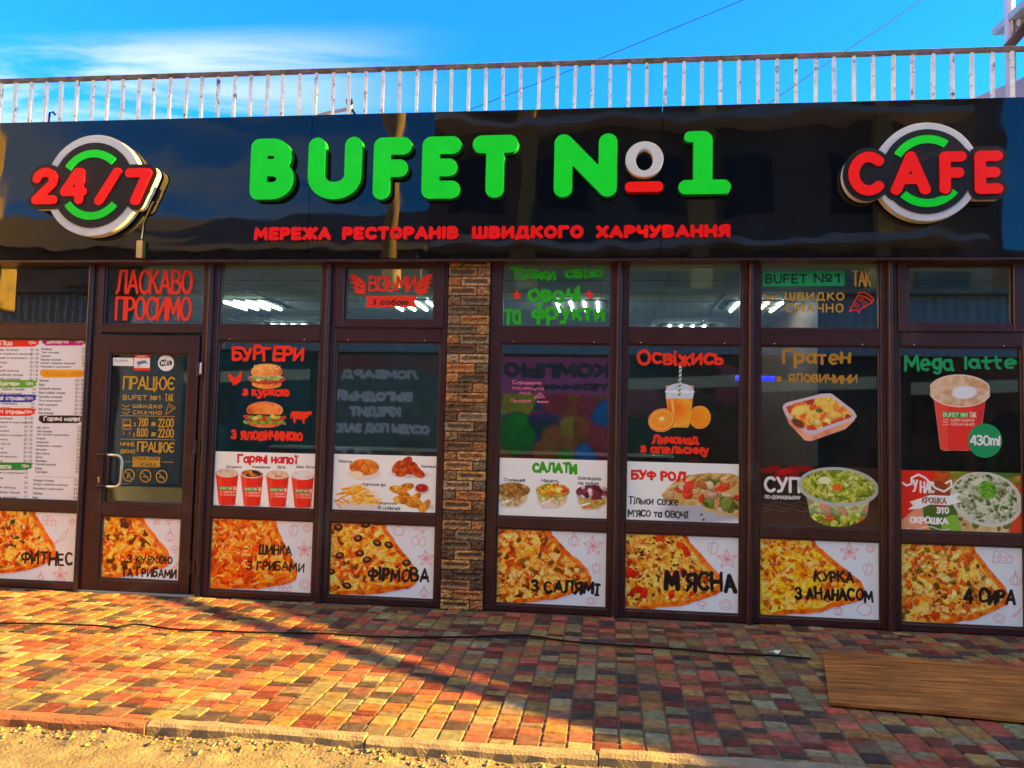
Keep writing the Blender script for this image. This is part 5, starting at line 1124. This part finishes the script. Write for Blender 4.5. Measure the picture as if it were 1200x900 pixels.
# cold soup with red background
p = poster(None, '', metric=(BAYS[8][0], ZW0, BAYS[8][1], px2(1126, 552.6)[1]), bg=(220, 36, 26))
p.ramp(np.ones(p.X.shape), 3, 7, [(226, 30, 22), (222, 40, 26)])
PL(p, [(1098, 552), (1200, 552), (1200, 628), (1110, 628), (1080, 590)], (150, 60, 24)); mk = mp_(p, [(1098, 552), (1200, 552), (1200, 628), (1076, 628), (1060, 612), (1080, 590)]); p.ramp(mk, 9, 3, [(60, 90, 26), (206, 84, 30), (176, 60, 24), (110, 140, 40), (226, 120, 50)])
PL(p, [(1053, 612), (1082, 588), (1096, 628), (1053, 628)], (226, 150, 110)); E_(p, 1104, 606, 18, 26, (60, 104, 30), .5, 3); E_(p, 1116, 617, 11, 13, (130, 180, 60), -.4, 3); E_(p, 1100, 580, 12, 16, (150, 60, 26), .3, 3)
E_(p, 1188, 606, 22, 22, (214, 66, 30), 0, 4); E_(p, 1172, 556, 24, 5, (70, 110, 40), .12, 3)
PL(p, [(1119, 592), (1190, 592), (1180, 626), (1128, 626)], (214, 186, 140)); mk = mp_(p, [(1122, 606), (1187, 606), (1181, 626), (1128, 626)]); p.ramp(mk, 20, 4, [(190, 150, 90), (226, 200, 150)]); p.blobs(mk, 20, .016, [(240, 236, 214), (110, 120, 60)], 3, 1.6, reg(1155, 612, 34, 12))
E_(p, 1155.5, 585, 37, 29, (206, 206, 196), -.25); E_(p, 1155, 584, 34, 26, (170, 180, 140), -.25); mk = me(p, 1155, 584, 34, 26, -.25); p.ramp(mk, 30, 6, [(120, 140, 90), (190, 200, 166), (214, 220, 196), (150, 170, 120)]); p.blobs(mk, 130, .010, [(80, 110, 50), (226, 230, 214), (150, 160, 120), (110, 140, 70)], 8, 2.6, reg(1155, 584, 36, 28)); heap(p, 1157, 574, 9, 10, [(120, 190, 60), (90, 160, 40)], 14, .015, 4, 2.4, ang=.6)
WH = (238, 238, 236)
p.txt([(np.array([px2(x, y) for x, y in ((1058, 566), (1062, 569), (1068, 567), (1068, 560), (1076, 556), (1084, 560), (1096, 572), (1106, 576), (1115, 570), (1114, 563), (1108, 566))]), .0065)], WH)
p.txt(text('У НАС', (1069, 562, 1095, 578), .006, jit=1, seed=5), WH)
PL(p, [(1066, 588), (1090, 580), (1111, 581), (1126, 577), (1120, 584), (1127, 588), (1112, 592), (1090, 591), (1078, 596), (1064, 597), (1070, 592)], WH); p.txt(text('КРОШКА', (1080, 582.5, 1109, 590.5), .0042, jit=.6), (150, 90, 70))
p.txt(text('ЭТО', (1097, 594, 1112, 602.5), .005, jit=.6, seed=9), WH); p.txt(text('ОКРОШКА', (1065.5, 605, 1111, 614.5), .006, jit=.7, seed=12), WH)
p.line([[px2(1062 + t * 2.2, 619 + 2 * math.sin(t * .4)) for t in range(24)]], (230, 226, 220), .003)
tag(p.build('cold_soup_poster', M['print']), 'red poster of a cup of herb topped cold soup reading ОКРОШКА', 'poster')
# price list
p = poster(None, '', d=.0027, metric=(BAYS[1][0] + .005, ZW0 + .003, BAYS[1][1] - .003, ZW1 - .002), bg=(220, 226, 240))
p.shade(np.ones(p.X.shape), 2.0, 3, .97, 1.03)
def head(x0, x1, y, col, s_, t0=None, tc=(236, 236, 236)):
    ym = y - (1.2 if x0 > 40 else 0); rnd = random.Random(int(y))
    PL(p, [(x0, y - 4.4), (x0 + 3, y - 4.8), (x1 - 6, y - 4.6), (x1 + 1, y - 3.6), (x1 - 2, y - .5), (x1, y + 1), (x1 - 7, y + 4.4), (x0 + 4, y + 4.6), (x0 - 1, y + 1)], col)
    p.txt(text(s_, (t0 or x0 + 5, y - 3.2, (t0 or x0 + 5) + len(s_) * 3.6, y + 3.2), .0036, jit=.4, seed=3), tc); p.txt(text('грн.', (x1 - 13, y - 2, x1 - 4, y + 2.4), .0024), tc)
head(50.5, 102.5, 400.5, (176, 20, 130), 'Десерти'); head(48, 101, 438, (232, 160, 20), 'Холодні напої', tc=(206, 140, 20)); head(46.5, 98.5, 491.5, (30, 22, 26), 'Гарячі напої')
head(-30, 47, 402, (226, 24, 26), 'Піца', 1); head(-30, 44, 450, (90, 170, 20), 'Бургери', -2); head(-30, 43.5, 467, (16, 50, 170), 'Перші страви', -14); head(-30, 42.5, 483, (222, 40, 30), 'Другі страви', -14); head(-30, 39, 546.5, (20, 140, 50), 'Салати', -8)
ITEMS = ['Медівник', 'Торт пісочний', 'Сирники', 'Медове тістечко', 'Десерт клубнично лимонний', 'Морозиво в асортименті', 'Лимонад', 'Вода', 'Домашній лимонад', 'Квас хлібний темний', 'Коктейль молочний', 'Сік в асортименті', 'Морс смородина', 'Айс латте', 'Чай зелений', 'Чай чорний в асортименті', 'Еспресо', 'Американо', 'Американо з молоком', 'Капучино', 'Мега Латте', 'Латте', 'Мокачино', 'Гарячий шоколад', 'Какао', 'Глінтвейн']
def rows(xl, xr, y0, y1, n, k0, two, cut=False, tilt=0):
    for i in range(n):
        y = y0 + (y1 - y0) * i / max(1, n - 1); s_ = ITEMS[(k0 + i) % len(ITEMS)]; L_ = len(s_) * 1.62; xa = xl - tilt * (y - 400)
        p.txt(text(s_, (xa - (6 if cut else 0), y - 1.5, xa + L_, y + 1.6), .0017, jit=.3, seed=i + 1), (40, 38, 50))
        p.txt(text(('25/30' if two else '25').replace('/', ' / ') if two else str(12 + (i * 7) % 30), (xr - (10 if two else 4.5) - tilt * (y - 400), y - 1.5, xr - tilt * (y - 400), y + 1.6), .0016), (60, 56, 70))
rows(49, 101.5, 409, 430, 6, 0, False, tilt=.035); rows(48, 100.5, 446, 484, 9, 6, True, tilt=.035); rows(47.5, 99.5, 501, 553, 13, 13, False, tilt=.04); rows(46, 98, 563, 588, 6, 3, False, tilt=.04)
p.line([[px2(42, 558.5), px2(94, 559.5)]], (110, 108, 120), .0014)
rows(-2, 46.5, 410, 444, 8, 3, True, True, .035); rows(0, 44, 456, 461, 2, 9, False, True, .03); rows(0, 43, 473, 477.5, 2, 12, False, True, .03); rows(0, 42, 490, 540, 11, 14, True, True, .03); rows(-2, 38, 554, 588, 7, 5, False, True, .03)
tag(p.build('price_list', M['print']), 'large white price list with coloured heading stripes left of the door', 'price list')
# ------------------------------------------------------------------ cut vinyl lettering and pictures on the bare glass
def lines(strokes_list, m_, parent, y, d=.004, name='lettering'):
    for st_ in strokes_list: vinyl(name, st_, m_, parent, y, d=d)
V_ = lambda name, rgb: mat(name, rgb, rough=.45, var=.06, scale=12, spec=.2)
M['vred'] = V_('red_vinyl', (0.78, 0.035, 0.012)); M['vgreen'] = V_('green_vinyl', (0.02, 0.42, 0.012)); M['vdgreen'] = V_('deep_green_vinyl', (0.012, 0.30, 0.10)); M['vgold'] = V_('gold_vinyl', (0.46, 0.27, 0.03)); M['vamber'] = V_('amber_vinyl', (0.40, 0.20, 0.022)); M['vpink'] = V_('pink_marker', (0.60, 0.16, 0.20)); M['vwhite'] = V_('white_vinyl', (.75, .76, .78)); M['vdark'] = V_('dark_ink', (.015, .02, .03)); M['vblue'] = V_('blue_ink', (.10, .20, .42))
YV = -.003
def ctr(pxb): a = box_at(*pxb); return ((a[0] + a[2]) / 2, YV, (a[1] + a[3]) / 2)
def decal(name, pxb, label): return empty(name, ctr(pxb), label, 'window decal')
def shape(name, polys, m_, parent, yf=YV, holes=(), d=.004):
    """flat cut shape: union of px polygons minus holes"""
    P_ = [[(at(x, y).x, at(x, y).z) for x, y in pl] for pl in polys]; A_ = np.array([q for pl in P_ for q in pl]); X, Z = grid((*A_.min(0), *A_.max(0)), d, 3 * d)
    S = np.min([sd_poly(X, Z, pl) for pl in P_], axis=0)
    for hl in holes: S = np.maximum(S, -sd_poly(X, Z, [(at(x, y).x, at(x, y).z) for x, y in hl]))
    mb = MB(); iso(mb, X, Z, S, yf); return raw_mesh(name, mb, m_, parent)
def pxs(pts, r): return (np.array([(at(x, y).x, at(x, y).z) for x, y in pts]), r)
# welcome
o = vinyl('welcome_lettering', text('ЛАСКАВО', (136, 316, 226.5, 345), .0115, gap=.16) + text('ПРОСИМО', (135, 347.5, 225, 376), .0115, gap=.16), M['vred'], yf=YV); tag(o, 'tall red vinyl words ЛАСКАВО ПРОСИМО on the transom above the door', 'window decal')
# take away
d_ = decal('takeaway_decal', (407, 318, 510, 362), 'red winged take away emblem reading ВІЗЬМИ З СОБОЮ on a small transom')
vinyl('lettering', text('ВІЗЬМИ', (432, 323, 488, 342), .0085, gap=.16), M['vred'], d_, YV)
def wing(sx, ox):
    f = lambda u, v: (ox + sx * u, v)
    shape('wing', [[f(0, 320.5), f(6, 321.5), f(14, 326), f(19, 331), f(21, 338), f(18.5, 345), f(10, 344.5), f(5, 341), f(10, 340.5), f(3, 336), f(8.5, 336), f(1, 330.5), f(7, 331.5), f(-.5, 325), f(5, 327)]], M['vred'], d_, YV, holes=[[f(11, 330), f(17, 333), f(17.5, 335), f(12, 332)], [f(11, 335), f(16, 338), f(16, 339.5), f(11, 337)]], d=.003)
wing(1, 408.5); wing(-1, 508)
bn = [(428, 347), (489, 347), (486, 353.5), (489, 360), (428, 360), (431, 353.5)]
shape('banner', [bn], M['vred'], d_, YV, d=.004); vinyl('banner_lettering', text('з', (437, 350.5, 441, 357.5), .005) + text('собою', (446, 350.5, 479, 357.5), .005), M['vdark'], d_, YV - .0012)
# fruit and veg
d_ = decal('vegetables_decal', (590, 311, 712, 382), 'green vinyl words Тільки свіжі овочі та фрукти with two red stars')
gl = [text('Тільки', (597.5, 313, 652, 329.5), .0115, jit=1, seed=3, wob=.2), text('свіжі', (661.5, 311.5, 707, 327), .0115, jit=1, seed=4, wob=.2), text('овочі', (618, 335, 681, 355.5), .0135, jit=.9, seed=5, wob=.2), text('та', (590, 362, 611.5, 381), .0125, jit=.8, seed=6, wob=.2), text('фрукти', (622.5, 356, 709, 382), .0135, jit=.9, seed=7, wob=.2)]
lines(gl, M['vgreen'], d_, YV)
for x, y in ((606, 346), (691, 345.5)): shape('star', [[(x + (6.4 if k % 2 == 0 else 2.8) * math.sin(R(k * 36)), y - (6.4 if k % 2 == 0 else 2.8) * math.cos(R(k * 36))) for k in range(10)]], M['vred'], d_, YV, d=.003)
# slogan
d_ = decal('slogan_decal', (893, 316, 1025, 370), 'slogan on a transom with green name banner, amber words and red pizza slice outline')
bb = [(894, 319), (990, 317.5), (989.5, 335), (893.5, 336)]
nm = text('BUFET', (896.5, 321, 946, 332.5), .0065, gap=.28) + text('№1', (953.5, 320, 984, 332), .0065)
P_ = [(at(x, y).x, at(x, y).z) for x, y in bb]; A_ = np.array(P_); X, Z = grid((*A_.min(0), *A_.max(0)), .0032, .01); S = np.maximum(sd_poly(X, Z, P_), -sd_strokes(X, Z, nm)); mb = MB(); iso(mb, X, Z, S, YV); raw_mesh('name_banner', mb, M['vdgreen'], d_)
lines([nm[:sum(len(G[c][1]) for c in 'BUFET')], nm[sum(len(G[c][1]) for c in 'BUFET'):]], M['vdark'], d_, YV + .0006, .0032, 'banner_lettering')
lines([text('ТАК', (998.5, 317, 1021, 336), .0065, gap=.18), text('ШВИДКО', (920, 342.5, 989.5, 353.5), .0058, gap=.34), text('СМАЧНО', (920, 355.5, 988.5, 366.5), .0058, gap=.34)], M['vgold'], d_, YV, d=.003)
vinyl('hands_emblem', [pxs(q, .0042) for q in (((894, 345), (901, 349), (911, 346.5)), ((895, 350.5), (911, 351)), ((899, 347.5), (905, 352)), ((894, 356), (903, 359), (911, 358)), ((896, 362), (903, 364), (909, 360)))], M['vgold'], d_, YV, d=.003)
pz = [((1006, 343), (1012, 342.5), (1019, 346), (1024, 351), (1022.5, 354)), ((1006, 343), (1005.5, 346), (1013, 347.5), (1022.5, 354)), ((1005.5, 346), (995, 365), (1004, 363), (1006, 366.5), (1008, 362.5), (1022.5, 354))]
vinyl('pizza_outline', [pxs(q, .004) for q in pz] + [pxs([(x + 2.2 * math.cos(R(a)), y + 2.2 * math.sin(R(a))) for a in range(0, 361, 30)], .0028) for x, y in ((1009, 351), (1013.5, 356.5), (1004, 358))], M['vred'], d_, YV, d=.003)
# burgers
d_ = decal('burgers_decal', (267, 402, 368, 518), 'burger decal with two burgers, a red hen and a red cow under the word БУРГЕРИ')
lines([text('БУРГЕРИ', (271.5, 404, 357, 424), .0125, jit=.9, seed=3, wob=.2), text('з куркою', (284, 455.5, 339.5, 467.5), .0095, jit=.7, seed=5, wob=.2), text('з яловичиною', (270.5, 504, 355.5, 517), .0095, jit=.7, seed=6, wob=.2)], M['vred'], d_, YV)
def pic(pxb, d=.003): p = Pic(box_at(*pxb), d); return p.clear()
def burger(pxb, bun, seed):
    p = pic(pxb); x0, y0, x1, y1 = pxb; x, w, h = (x0 + x1) / 2, x1 - x0, y1 - y0; Y_ = lambda v: y0 + h * v
    mk = me(p, x, Y_(.82), w * .43, h * .19); p.put(mk, bun[1]); p.ramp(mk, 22, seed, [bun[2], bun[1], bun[0]])
    mk = me(p, x, Y_(.70), w * .47, h * .13); p.put(mk, (120, 46, 22)); p.ramp(mk, 40, seed, [(96, 36, 18), (200, 66, 30), (150, 50, 24)])
    for k in range(9): E_(p, x + (k - 4) * w * .105, Y_(.60 + .02 * (k % 3)), w * .09, h * .07, [(196, 40, 26), (110, 160, 40), (226, 200, 90), (150, 190, 70)][k % 4], (k % 3 - 1) * .3)
    if seed == 2:
        for k in range(10): E_(p, x + (k - 4.5) * w * .1, Y_(.80 + .03 * (k % 2)), w * .08, h * .055, [(130, 170, 40), (96, 140, 30)][k % 2], (k % 3 - 1) * .4)
    else: p.ramp(me(p, x, Y_(.55), w * .48, h * .08), 30, 5, [(226, 220, 190), (120, 150, 60), (196, 200, 150)])
    mk = np.maximum(me(p, x, Y_(.34), w * .46, h * .33) * (p.Z > px2(x, Y_(.50))[1]), 0); p.put(mk, bun[1]); p.ramp(mk, 8, seed + 3, [bun[2], bun[1], bun[0], bun[1]])
    p.put(me(p, x - w * .1, Y_(.2), w * .2, h * .08, .1, 10) * .6, bun[0])
    if seed == 1:
        r_ = random.Random(4)
        for k in range(46): E_(p, x + r_.uniform(-.36, .36) * w, Y_(r_.uniform(.06, .36)), .8, .5, (244, 214, 150), r_.uniform(0, 3))
    return p.build('burger_picture', M['print_vinyl'], d_, YV)
burger((291, 425.5, 334.5, 455.5), [(244, 170, 80), (224, 124, 40), (176, 80, 22)], 1); burger((285.5, 470, 335.5, 501), [(240, 150, 70), (216, 92, 34), (160, 60, 20)], 2)
shape('hen_silhouette', [[(267, 441), (270, 437.5), (272.5, 441), (275, 443), (280, 440), (283.5, 433), (284, 441), (281.5, 448), (277, 450), (277.5, 451.5), (279, 451.5), (276, 452), (275.5, 449.5), (274, 449.5), (274.5, 452), (272, 451.5), (273, 449), (269.5, 446), (269, 442)]], M['vred'], d_, YV, d=.0025)
shape('cow_silhouette', [[(341, 484), (343, 482), (349, 482), (358, 483), (361, 482), (366, 482), (365.5, 485.5), (362, 487), (360, 490), (357.5, 491), (357, 496.5), (355, 496.5), (354.5, 491.5), (348, 491), (346.5, 492), (346.5, 496), (344.5, 496), (343.5, 491), (342.5, 486), (341.5, 491), (340.5, 491)]], M['vred'], d_, YV, d=.0025)
# note on glass
d_ = decal('handwritten_note', (596, 443, 645, 476), 'small pink handwritten note on the dark pane right of the brick pillar')
lines([text('Справжня', (600, 445.5, 634, 451.5), .0026, jit=1.2, seed=2), text('італійська', (600, 453, 638, 457.5), .0024, jit=1.2, seed=3), text('піца', (609, 458.5, 622, 462.5), .0024, jit=1, seed=4), text('Пробуй', (598, 467.5, 622, 473), .0026, jit=1, seed=5), text('зараз', (629, 469.5, 643, 473), .0024, jit=1, seed=6)], M['vpink'], d_, YV, d=.0024)
vinyl('slice_drawing', [pxs(q, .0026) for q in (((626, 466.5), (633, 460), (638.5, 466), (626, 466.5)), ((629, 465), (635, 465)), ((631, 463), (634, 463)))], M['vpink'], d_, YV, d=.0024)
# lemonade
d_ = decal('lemonade_decal', (744, 408, 848, 536), 'orange drink decal with plastic cup, straw and oranges under the word Освіжись')
lines([text('Освіжись', (746, 409.5, 848.5, 429.5), .0115, jit=.8, seed=3, wob=.2), text('Лимонад', (763.5, 509.5, 819.5, 521.5), .0095, jit=.8, seed=4, wob=.2), text('з апельсину', (750, 522.5, 831, 535), .0095, jit=.7, seed=6, wob=.2)], M['vred'], d_, YV)
p = pic((758, 428, 834, 508)); E_(p, 820, 489, 12.2, 13, (246, 140, 10)); mk = me(p, 820, 489, 12.2, 13); p.ramp(mk, 5, 3, [(226, 110, 4), (250, 150, 14), (252, 176, 40)]); 
PL(p, [(780, 452), (813, 452), (807.5, 499), (806, 501), (788, 501), (786, 499)], (246, 120, 10)); mk = mp_(p, [(780, 466), (812, 466), (807.5, 499), (806, 501), (788, 501), (786, 499)]); p.ramp(mk, 6, 8, [(240, 96, 6), (250, 140, 14), (252, 170, 40), (244, 110, 8)])
PL(p, [(780, 460), (779.5, 458), (813.5, 458), (813, 460), (812, 467), (780.5, 467)], (196, 210, 226)); mk = me(p, 796.5, 459, 15.8, 9.5) * (p.Z > px2(796, 459)[1]); p.put(mk, (190, 206, 226)); p.shade(mk, 20, 3, .9, 1.1); E_(p, 796.5, 459, 17, 1.7, (226, 232, 240)); PL(p, [(786, 468), (789, 468), (792, 499), (790, 499)], (252, 190, 90), 3)
PL(p, [(796, 429), (799, 429), (797.5, 467), (794.5, 467)], (206, 216, 206))
for k in range(7): PL(p, [(795.8 - k * .2, 432 + k * 5), (798.9 - k * .2, 430 + k * 5), (798.8 - k * .2, 432.5 + k * 5), (795.7 - k * .2, 434.5 + k * 5)], (70, 110, 60))
E_(p, 775.5, 492.5, 15.5, 13.2, (244, 130, 10), .3); E_(p, 775.5, 492, 13.2, 10.6, (252, 196, 96), .3); E_(p, 775.5, 492, 12.2, 9.6, (250, 140, 14), .3)
for k in range(8): a = k * math.pi / 8; c, s_ = math.cos(a), math.sin(a); p.line([[px2(775.5 - 11 * c, 492 - 9 * s_), px2(775.5 + 11 * c, 492 + 9 * s_)]], (252, 190, 80), .0022)
E_(p, 775.5, 490.5, 2.6, 2, (250, 220, 150)); p.build('drink_picture', M['print_vinyl'], d_, YV)
# gratin
d_ = decal('gratin_decal', (908, 408, 1006, 518), 'baked dish decal in a clear tray under the amber words Гратен з яловичини')
lines([text('Гратен', (916.5, 409, 997.5, 432), .0105, jit=.8, seed=4, wob=.2), text('з', (909, 440.5, 916, 448), .0085, jit=.3), text('яловичини', (923, 437.5, 1005, 450), .0072, jit=.7, seed=5, wob=.2)], M['vamber'], d_, YV)
p = pic((915, 460, 1006, 519)); PL(p, [(917, 479), (1003, 487), (1001, 493), (990, 503), (950, 517), (943, 516), (925, 497)], (222, 130, 90)); mk = mp_(p, [(917, 479), (1003, 487), (1001, 493), (990, 503), (950, 517), (943, 516), (925, 497)]); p.ramp(mk, 12, 4, [(206, 110, 70), (230, 150, 110), (236, 170, 130)])
PL(p, [(917, 476), (921, 472), (962, 461.5), (974, 461), (1000, 481), (1004, 488), (1000, 492), (955, 509), (946, 509), (920, 486)], (206, 190, 206)); inn = [(921, 477), (930, 473), (964, 465), (973, 465), (996, 482), (999, 487), (995, 490), (954, 504), (947, 504), (925, 486)]
PL(p, inn, (236, 170, 60)); mk = mp_(p, inn); p.ramp(mk, 20, 7, [(236, 150, 50), (246, 206, 90), (240, 170, 60), (226, 96, 34), (232, 120, 40)]); p.blobs(mk, 34, .024, [(222, 84, 30), (240, 140, 50), (250, 224, 120), (206, 60, 24), (244, 190, 90)], 6, 1.7, reg(962, 486, 38, 20)); E_(p, 936, 481, 8, 5, (246, 214, 110), .3, 3); E_(p, 935, 496, 8, 4, (110, 56, 30), -.6, 3); E_(p, 960, 481, 4, 2.4, (96, 110, 40))
p.build('dish_picture', M['print_vinyl'], d_, YV)
# latte
d_ = decal('latte_decal', (1058, 412, 1192, 540), 'tall red coffee cup decal with a green 430ml disc under the words Mega latte')
lines([text('Mega', (1059, 415.5, 1118, 439), .0105, jit=.8, seed=3, wob=.2), text('latte', (1129.5, 416, 1191.5, 434), .0105, jit=.8, seed=4, wob=.2)], M['vdgreen'], d_, YV)
p = pic((1090, 438, 1160, 530)); cup(p, 1124.5, 458, 63, 70, [(206, 160, 110), (222, 196, 164), (200, 146, 96), (232, 220, 206)], (236, 206, 180), (228, 46, 30), .55); E_(p, 1130, 460, 13, 7, (222, 226, 236), .1, 4); logo(p, 1104, 483, 1144, 499, .0022); p.build('cup_picture', M['print_vinyl'], d_, YV)
cx, cy = 1154, 516.5; shape('green_disc', [[(cx + 20 * math.cos(R(a)), cy + 20 * math.sin(R(a))) for a in range(0, 360, 10)]], M['vdgreen'], d_, YV - .0025); vinyl('volume_lettering', text('430ml', (1136, 509.5, 1172, 522.5), .0065, jit=.6, seed=3), M['vwhite'], d_, YV - .0035, d=.003)
# door decals
YD = -.010
d_ = decal('opening_hours_decal', (142, 440, 206, 568), 'gold opening hours lettering ПРАЦЮЄ 7.00 до 22.00 on the door glass')
T_ = lambda s_, bx, r, **k: text(s_, bx, r, Y=YD, **k)
L_ = [T_('ПРАЦЮЄ', (144, 441, 205, 459.5), .0075, gap=.16), T_('BUFET №1', (144, 463, 188, 469), .0040, gap=.28), T_('ТАК', (193, 461.5, 203.5, 470.5), .0034), T_('ШВИДКО', (155.5, 474, 190, 479), .0034, gap=.36), T_('СМАЧНО', (155.5, 481, 190, 486), .0034, gap=.36)]
L_ += [T_('7.00', (162, 489.5, 174, 500), .0052), T_('22.00', (185, 490, 204, 501), .0052), T_('8.00', (160, 501.5, 173.5, 512), .0052), T_('22.00', (185, 502, 204, 513), .0052), T_('до', (177, 494.5, 183, 499.5), .0036), T_('до', (177, 506.5, 183, 511.5), .0036), T_('з', (156.5, 495, 159, 500), .0034), T_('з', (155.5, 507, 158, 512), .0034)]
L_ += [T_('НІЧНЕ', (141, 518, 158, 523), .0034), T_('ВІКНО', (141, 526.5, 158.5, 531.5), .0034), T_('ПРАЦЮЄ', (160.5, 517.5, 204.5, 532), .0066, gap=.16)]
Q = lambda pts, r: (np.array([(at(x, y, YD).x, at(x, y, YD).z) for x, y in pts]), r)
lines(L_, M['vgold'], d_, YD, d=.003)
for rl in ([(141, 487), (205, 488)], [(141, 514.5), (205, 515.5)], [(146, 541), (153, 541)], [(190, 541.5), (204, 541.7)]): vinyl('rule', [Q(rl, .0022)], M['vgold'], d_, YD, d=.003)
vinyl('hands_emblem', [Q(q, .003) for q in (((143, 474), (147, 477), (152, 475)), ((143, 479), (152, 480)), ((144, 483), (148, 485.5), (152, 482)))], M['vgold'], d_, YD, d=.003)
vinyl('pizza_outline', [Q(q, .0026) for q in (((198, 473), (206, 478), (194, 486), (198, 473)), ((199, 477), (203, 479)))], M['vgold'], d_, YD, d=.003)
vinyl('bus_emblem', [Q([(144.5, 492), (153, 492), (153.5, 503), (144, 503), (144.5, 492)], .003), Q([(145.5, 498.5), (152, 498.5)], .010), Q([(145, 506), (145, 509.5)], .003), Q([(152, 506), (152, 509.5)], .003)], M['vgold'], d_, YD, d=.003)
vinyl('payment_badge', [Q([(157, 537), (186, 537.5)], .014), Q([(157, 545), (186, 545.5)], .014), Q([(157, 541), (186, 541.3)], .014)], M['vgold'], d_, YD, d=.003)
lines([T_('ПІЦА 30%', (157.5, 535.5, 186, 539.5), .0018), T_('КАВА', (165, 542.5, 184, 546.5), .0018)], M['vdark'], d_, YD - .0012, .0024, 'badge_lettering')
for x, y in ((151, 557), (170.5, 557.8), (189.5, 558.3)):
    c = [(x + 6.4 * math.cos(R(a)), y + 7 * math.sin(R(a))) for a in range(0, 361, 20)]
    vinyl('prohibition_sign', [Q(c, .0040), Q([(x - 4.4, y - 4.8), (x + 4.4, y + 4.8)], .0032), Q([(x - 2, y + 3), (x + .5, y - 3)], .0045) if x < 160 else Q([(x - 3, y + 1), (x + 3, y + 1)], .0036)], M['vgold'], d_, YD, d=.003)
def sheet(name, pts, m_, parent, y): P_ = [at(x, yy, y) for x, yy in pts]; mb = MB(); n = len(P_); mb.prism([(q.x, q.z) for q in P_], 'y', y, y - .0012); return mb.build(name, m_, parent)
d_ = decal('camera_sticker', (157, 415, 176, 435), 'red and white sticker with a surveillance camera picture on the door glass')
sheet('sticker', [(157.5, 415.5), (176, 415.5), (175.5, 434.5), (157, 434)], M['vwhite'], d_, YD); sheet('red_band', [(157.5, 415.5), (176, 415.5), (175.9, 419.5), (157.4, 419.3)], M['vred'], d_, YD - .0014); sheet('red_band', [(157.2, 431), (175.7, 431.2), (175.5, 434.5), (157, 434)], M['vred'], d_, YD - .0014)
vinyl('band_lettering', T_('ВІДЕО', (161, 416.4, 172.5, 418.6), .0014), M['vwhite'], d_, YD - .0030, d=.002); vinyl('camera_picture', [Q([(162, 425.5), (170, 424)], .012), Q([(164, 427), (162, 430)], .004), Q([(170, 424), (173, 426)], .004)], M['vblue'], d_, YD - .0016, d=.003)
d_ = decal('wifi_sticker', (185, 416, 205, 436), 'round white wifi sticker on the door glass')
sheet('sticker', [(194.5 + 9.4 * math.cos(R(a)), 425.5 + 9.4 * math.sin(R(a))) for a in range(0, 360, 15)], M['vwhite'], d_, YD)
vinyl('wifi_badge', [Q([(190.5, 425.5), (193, 425)], .026), Q([(197, 425.5), (199, 425.3)], .020)], M['vdark'], d_, YD - .0014, d=.003); vinyl('lettering', T_('WiFi', (188.5, 422.5, 199, 428), .0030), M['vwhite'], d_, YD - .0026, d=.0024)
d_ = decal('paper_strip', (132, 417, 157, 429), 'small white paper strip at the upper left of the door glass')
sheet('strip', [(132.5, 419), (156.5, 419.5), (156.5, 429), (132.5, 428.5)], M['vwhite'], d_, YD); vinyl('lettering', T_('Ліцензія', (134, 421.5, 150, 424), .0014), M['vblue'], d_, YD - .0014, d=.002)
